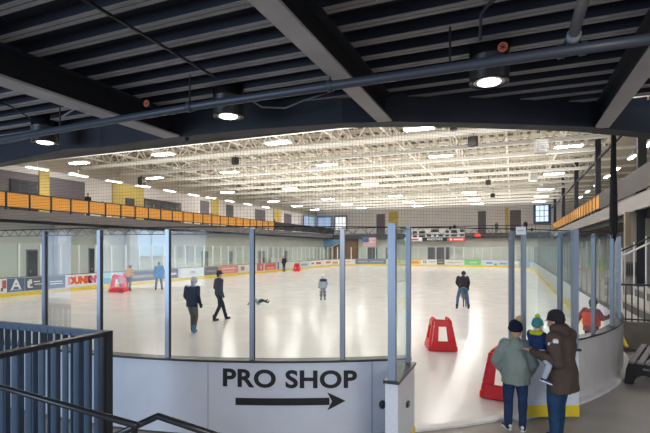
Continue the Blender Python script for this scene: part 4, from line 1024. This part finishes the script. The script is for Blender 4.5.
mb = MB(); mb.ell((0, 0, 0), (.055, .03, .035)); mb.ell((.02, -.01, .03), (.04, .025, .03)); mb.ell((-.04, 0, -.02), (.035, .022, .03))
remeshed(mb, 'fabric', fab('white_cloth', (.75, .74, .76), .05), wt, .008, .008, 2, .05)

# skaters on the ice
def ice(px, py): p = P(px, py, z=.03); return (p.x, p.y, .02)
def put(label, px, py, turn, H, **kw):
    p = ice(px, py); return person(label, p, ang(p) + turn, H, zoff=0.0, **kw)
blk = fab('black_jacket', (.012, .014, .02)); gtr = fab('grey_trousers', (.13, .125, .115)); 
put('skater in a dark padded jacket, grey beanie and grey trousers gliding with bent head', 192, 332, -.5, 1.72, top=fab('dark_teal_jacket', (.015, .028, .045)), legs=gtr, hat=fab('grey_beanie', (.32, .32, .30)), hair=M['hair'], shoes=mat('skate_blue', (.08, .2, .36), .5), gloves=M['black'],
    hem=.80, bulk=1.02, J=dict(ank=((-.03, .08, .08), (.10, -.06, .10)), knee=((-.06, .14, .50), (.10, .08, .50)), elb=((-.22, -.04, 1.14), (.21, 0, 1.14)), wri=((-.17, .12, .93), (.22, .12, .90)), head=(.03, .08, 1.60), neck=(.01, .04, 1.47), sho=((-.19, .02, 1.41), (.19, .02, 1.41)), face=(.45, .9, -.25)))
put('skater in charcoal top, cap and black trousers striding beside the padded jacket one', 219, 320, -1.1, 1.78, top=fab('charcoal_top', (.055, .06, .07)), legs=fab('black_trousers', (.02, .022, .03)), hat=fab('dark_cap', (.03, .032, .04)), hatkind='cap', hair=M['hair'], shoes=M['black'], gloves=M['black'],
    hem=.90, bulk=1.05, J=dict(ank=((-.10, .32, .09), (.10, -.24, .10)), knee=((-.09, .20, .51), (.10, -.02, .52)), elb=((-.24, -.04, 1.15), (.24, -.08, 1.15)), wri=((-.2, .12, .98), (.2, .04, .95)), face=(.1, 1, -.1)))
put('young hockey player in white helmet and navy and white kit standing mid rink', 323, 300, .2, 1.28, top=fab('white_navy_jersey', (.42, .46, .55)), legs=fab('striped_socks', (.30, .31, .34)), hat=mat('helmet_white', (.8, .78, .72), .3), hatkind='helmet', shoes=M['black'], gloves=fab('navy_glove', (.02, .03, .08)), headscale=1.15,
    bulk=1.3, legw=1.1, hem=.86, J=dict(ank=((-.13, 0, .08), (.13, .03, .08)), elb=((-.27, .0, 1.14), (.27, .0, 1.14)), wri=((-.25, .15, .95), (.25, .15, .95))))
hk = [o for o in D.objects if o.get('label', '').startswith('young hockey')][0]
MB().rings([((0, 0, z * 1.28 / 1.75), (1, 0, 0), w_ * .74, (0, 1, 0), w_ * .59) for z, w_ in ((1.30, .262), (1.43, .258), (1.47, .17))], 20).build('shoulder_yoke', fab('navy_yoke', (.02, .035, .09)), hk, True)
for sx_ in (-1, 1):
    for z in (.30, .42, .56): MB().rings([((sx_ * .10, .01, z * .731 - .015), (1, 0, 0), .075, (0, 1, 0), .075), ((sx_ * .10, .01, z * .731 + .015), (1, 0, 0), .075, (0, 1, 0), .075)], 14).build('sock_band', fab('navy_yoke', (.02, .035, .09)), hk, True)
# child fallen on the ice
put('child in pale top and dark trousers lying on the ice beside a glass post', 256, 304.5, -1.2, 1.2, top=fab('pale_teal_top', (.40, .50, .50)), legs=fab('dark_trousers2', (.04, .05, .06)), hair=M['hair'], shoes=M['black'], gloves=M['black'], headscale=1.15,
    J=dict(bent=1, pel=(0, .15, .16), waist=(0, .05, .24), chest=(0, -.08, .36), neck=(0, -.2, .48), head=(0, -.28, .60), face=(0, -.8, .3), sho=((.18, -.16, .43), (-.18, -.16, .43)), hip=((.09, .14, .18), (-.09, .14, .18)),
           knee=((.14, .48, .26), (-.14, .46, .30)), ank=((.14, .78, .12), (-.10, .74, .20)), elb=((.26, -.34, .24), (-.26, -.32, .24)), wri=((.22, -.46, .07), (-.25, -.44, .07)), foot=((0, .5, .8), (0, .5, .8))))
# adult bending over child
put('adult in a charcoal jacket and blue jeans stooping over a small child on skates', 463, 308.5, .15, 1.72, top=fab('charcoal_fleece', (.045, .038, .045)), legs=fab('mid_denim', (.07, .14, .26)), hat=fab('dark_beanie', (.03, .028, .03)), hair=M['hair'], shoes=M['black'], gloves=M['black'],
    hem=.92, bulk=1.12, J=dict(ank=((-.26, 0, .08), (.24, .02, .08)), knee=((-.21, .06, .50), (.19, .07, .50)), pel=(0, -.02, .95), waist=(.01, .04, 1.09), chest=(.02, .14, 1.27), neck=(.05, .26, 1.41), head=(.08, .36, 1.50), face=(.2, .8, -.55), sho=((-.17, .20, 1.35), (.21, .20, 1.35)),
                               elb=((-.22, .33, 1.12), (.29, .30, 1.12)), wri=((-.08, .40, .92), (.27, .38, .90))))
p = ice(464, 308); 
person('small child on skates between the legs of the stooping adult', (p[0] + .0, p[1] + .35, .02), ang(p), .88, top=fab('grey_kid', (.20, .19, .18)), legs=fab('brownish', (.14, .12, .11)), hat=fab('kid_hat', (.2, .18, .2)), shoes=M['black'], headscale=1.35, bulk=1.1)
# blue skater
put('skater in a bright blue jacket and dark tights near the charcoal advert', 159, 289.5, .2, 1.75, top=fab('royal_blue', (.04, .17, .42)), legs=fab('navy_tights', (.02, .04, .09)), hair=M['hair'], shoes=M['black'], hem=.72, bulk=1.35, J=dict(ank=((-.2, 0, .08), (.2, .05, .08)), knee=((-.15, .03, .5), (.15, .05, .5))))
# child + adult at the left walker
put('adult in an orange top and dark trousers behind the red skating aid', 128.5, 290.5, -.6, 1.62, top=fab('orange_top', (.62, .30, .07)), legs=fab('slate_trousers', (.06, .09, .14)), hair=M['hair'], shoes=M['black'], hem=.9, J=dict(chest=(0, .08, 1.29), neck=(0, .14, 1.45), head=(0, .2, 1.58), sho=((-.18, .1, 1.38), (.18, .1, 1.38)), wri=((-.2, .34, 1.0), (.2, .34, 1.0))))
put('child in a pink and white top pushing the red skating aid', 121, 293.2, -.3, 1.15, top=fab('pink_top', (.72, .30, .36)), legs=fab('red_trousers', (.5, .05, .06)), hat=mat('helmet_pink', (.8, .6, .62), .4), hatkind='helmet', shoes=M['black'], headscale=1.2, J=dict(wri=((-.2, .3, .95), (.2, .3, .95))))
# far pair
put('adult in dark clothes standing by the far side boards', 284, 271.5, 2.6, 1.80, top=blk, legs=fab('black_trousers', (.02, .022, .03)), hair=M['hair'], shoes=mat('skate_red', (.3, .08, .06), .5), vox=.03)
put('child in a red snowsuit and white helmet leaning on the far skating aid', 297, 272, 2.8, 1.15, top=fab('red_suit', (.62, .03, .04)), legs=fab('red_suit', (.62, .03, .04)), hat=mat('helmet_white', (.8, .78, .72), .3), hatkind='helmet', shoes=M['black'], headscale=1.2, vox=.025, bulk=1.2, J=dict(ank=((-.22, 0, .08), (.22, 0, .08))))
# child in coral jacket at the glass
q = P(600, 345, z=.02)
jk = fab('coral_vest', (.85, .14, .10))
cq = P(600.5, 337, z=.03); cx_ = min(cq.x, 1.9)
kid = person('child in a coral jacket and grey hat at the glass with arm stretched out', (1.66, 12.0, .02), -.75, 1.42, fab('coral_grey', (.33, .13, .14)), fab('navy_snow', (.03, .04, .09)), fab('grey_teal_hat', (.10, .15, .17)), 'beanie', M['hair'], M['black'], True, .014, bulk=1.2, headscale=1.12, gloves=fab('grey_glove', (.08, .10, .11)),
             J=dict(elb=((-.36, .02, 1.22), (.28, .08, 1.24)), wri=((-.46, .08, 1.10), (.34, .22, 1.28)), chest=(0, .03, 1.3), neck=(0, .06, 1.47), head=(0, .1, 1.62)))
MB().rings([((0, .01, z * .81), (1, 0, 0), w_, (0, 1, 0), w_ * .75) for z, w_ in ((1.02, .197), (1.2, .20), (1.34, .205), (1.40, .17))], 22).build('vest', jk, kid, True)
# people on the balconies
def spect(label, px, x, y, H, rot, top, hair=M['hair'], hat=None):
    return person(label, (x, y, 5.0), rot, H, fab(*top), fab('black_trousers', (.02, .022, .03)), hat, 'beanie', hair, M['black'], False, .03, soles=M['black'], zoff=0)
for lab, px, H, c in (('spectator in dark clothes leaning at the orange balcony rail near the near end', 88, 1.70, ('spec_dark', (.02, .018, .02))), ('second spectator in black, seated low behind the orange rail', 102.5, 1.25, ('spec_black', (.012, .012, .015))),
                      ('spectator in a red top behind the orange rail by the long window', 153.5, 1.45, ('spec_red', (.45, .05, .06))), ('spectator in a white top behind the orange rail by the long window', 161.5, 1.25, ('spec_white', (.65, .66, .68))),
                      ('spectator in a plum top above the far orange panels', 211.5, 1.4, ('spec_plum', (.12, .03, .07))), ('spectator in black at the far end of the orange panels', 274.5, 1.5, ('spec_black', (.012, .012, .015)))):
    y = yon(px, BX - .6); spect(lab, px, BX - .6, y, H, -1.6, c)
for lab, px, H, c in (('person in black standing on the far balcony beside the grey panel', 525.5, 1.8, ('spec_black', (.012, .012, .015))), ('person in grey on the far balcony right of the clock', 496.5, 1.7, ('spec_grey', (.12, .12, .13))), ('person in black on the far balcony above the scoreboard', 454.5, 1.5, ('spec_black', (.012, .012, .015)))):
    x = xon(px, 72.8); spect(lab, px, x, 72.8, H, math.pi, c)

# ------------------------------------------------------------------ red skating aids
def walker(label, loc, rz, sc=1.0):
    r = empty('skating_aid', loc, rz, label, 'skating aid', 'red plastic skating aids')
    H = .80 * sc
    def frame(bl_, br_, tr, tl, t, hz0, hz1, hx):
        """trapezoid frame with a hole; corners as vectors"""
        bl_, br_, tr, tl = [Vector(v) for v in (bl_, br_, tr, tl)]
        def q(u, v): return (bl_ * (1 - u) + br_ * u) * (1 - v) + (tl * (1 - u) + tr * u) * v
        mb = MB(); nrm = (br_ - bl_).cross(tl - bl_).normalized() * t
        def cell(u0, u1, v0, v1, U0=None, U1=None):
            U0 = u0 if U0 is None else U0; U1 = u1 if U1 is None else U1
            p = [q(u0, v0), q(u1, v0), q(U1, v1), q(U0, v1)]
            mb.hexa([p[0], p[1], p[1] + nrm, p[0] + nrm, p[3], p[2], p[2] + nrm, p[3] + nrm])
        cell(0, 1, 0, hz0); cell(0, 1, hz1, 1); cell(0, hx, hz0, hz1); cell(1 - hx, 1, hz0, hz1); return mb
    b, t_, dB, dT = .33 * sc, .19 * sc, .36 * sc, .22 * sc
    frame((-b, -dB, 0), (b, -dB, 0), (t_, -dT, H), (-t_, -dT, H), .06, .32, .79, .28).build('front_frame', M['red'], r, bevel=.015)
    frame((-b, dB, 0), (-b, -dB, 0), (-t_, -dT, H), (-t_, dT, H), .06, .32, .79, .28).build('side_frame', M['red'], r, bevel=.015)
    frame((b, -dB, 0), (b, dB, 0), (t_, dT, H), (t_, -dT, H), .06, .32, .79, .28).build('side_frame', M['red'], r, bevel=.015)
    for sx_ in (-1, 1):
        MB().tube([(sx_ * t_, -dT, H - .03), (sx_ * t_, -dT + .02, H + .03), (sx_ * t_, dT - .02, H + .03), (sx_ * t_, dT, H - .03)], .022 * sc + .004, 10).build('handle', M['red'], r, True)
        MB().box(sx_ * b - .05, sx_ * b + .05, -dB - .02, dB + .02, 0, .13 * sc).build('foot_rail', M['red'], r, bevel=.02)
    MB().tube([(-t_, -dT, H - .01), (t_, -dT, H - .01)], .032, 10).build('top_bar', M['red'], r, True)
    MB().box(-b - .03, b + .03, -dB - .035, -dB + .03, 0, .15 * sc).build('base_bar', M['red'], r, bevel=.02)
    return r
q = P(440.0, 349, z=.015); walker('red plastic skating aid standing alone on the ice in front of the gate', (q.x, q.y + .1, .014), 0.32, .95)
q = P(505, 395, z=.015); walker('red plastic skating aid partly hidden behind the woman in green', (q.x, q.y, .014), -.15, .95)
q = P(119, 291.5, z=.015); walker('red skating aid pushed by the child near the teal advert', (q.x, q.y, .014), .5, 1.25)
q = P(297, 271, z=.015); walker('red skating aid far off beside the dark clothed adult', (q.x, q.y, .014), .3, 1.1)

# ------------------------------------------------------------------ lighting and camera
w = D.worlds.new('world'); bpy.context.scene.world = w; w.use_nodes = True
bg = w.node_tree.nodes['Background']; bg.inputs[0].default_value = (.62, .76, 1.0, 1); bg.inputs[1].default_value = .9
def area(name, loc, rot, size, size_y, power, col):
    l = D.lights.new(name, 'AREA'); l.shape = 'RECTANGLE'; l.size = size; l.size_y = size_y; l.energy = power; l.color = col
    o = D.objects.new(name, l); COL.objects.link(o); o.location = loc; o.rotation_euler = rot; return o
for i, y in enumerate((18, 40, 62)):   # added fill lamps brightening the roof deck from below, no such fittings
    area('deck_fill', (-12, y, 7.6), (math.pi, 0, 0), 34, 16, 1900, (1, .975, .94))
# daylight from the lobby windows behind the viewer
area('lobby_daylight', (-9, -5.5, 2.6), (math.radians(82), 0, math.radians(-20)), 8, 3, 620, (.62, .78, 1))
area('lobby_fill', (3.5, -1.5, 4.15), (math.radians(38), 0, math.radians(0)), 3, 1.5, 420, (1, .94, .87))  # added fill lamp brightening the floor on the right, no fixture there
def spot(p, power):
    l = D.lights.new('downlight_lamp', 'SPOT'); l.energy = power; l.spot_size = 1.6; l.spot_blend = .6; l.shadow_soft_size = .1; l.color = (1, .94, .85)
    o = D.objects.new('downlight_lamp', l); COL.objects.link(o); o.location = p
for d_ in [o for o in D.objects if o.name.startswith('downlight') and o.type == 'EMPTY']:
    spot((d_.location.x, d_.location.y, d_.location.z - .04), 60)

cam = D.cameras.new('camera'); co = D.objects.new('camera', cam); COL.objects.link(co)
cam.sensor_width = 36; cam.lens = F / 650 * 36; cam.shift_y = (HY - 216.5) / 650; cam.clip_start = .05; cam.clip_end = 300
co.location = (0, 0, EYE); co.rotation_euler = (math.pi / 2, 0, TH)
bpy.context.scene.camera = co
vs = bpy.context.scene.view_settings; vs.view_transform = 'Standard'; vs.look = 'None'; vs.exposure = .14; vs.gamma = 1
bpy.context.scene.cycles.use_denoising = True
bpy.context.scene.cycles.max_bounces = 8; bpy.context.scene.cycles.transparent_max_bounces = 24
bpy.context.scene.cycles.sample_clamp_indirect = 4
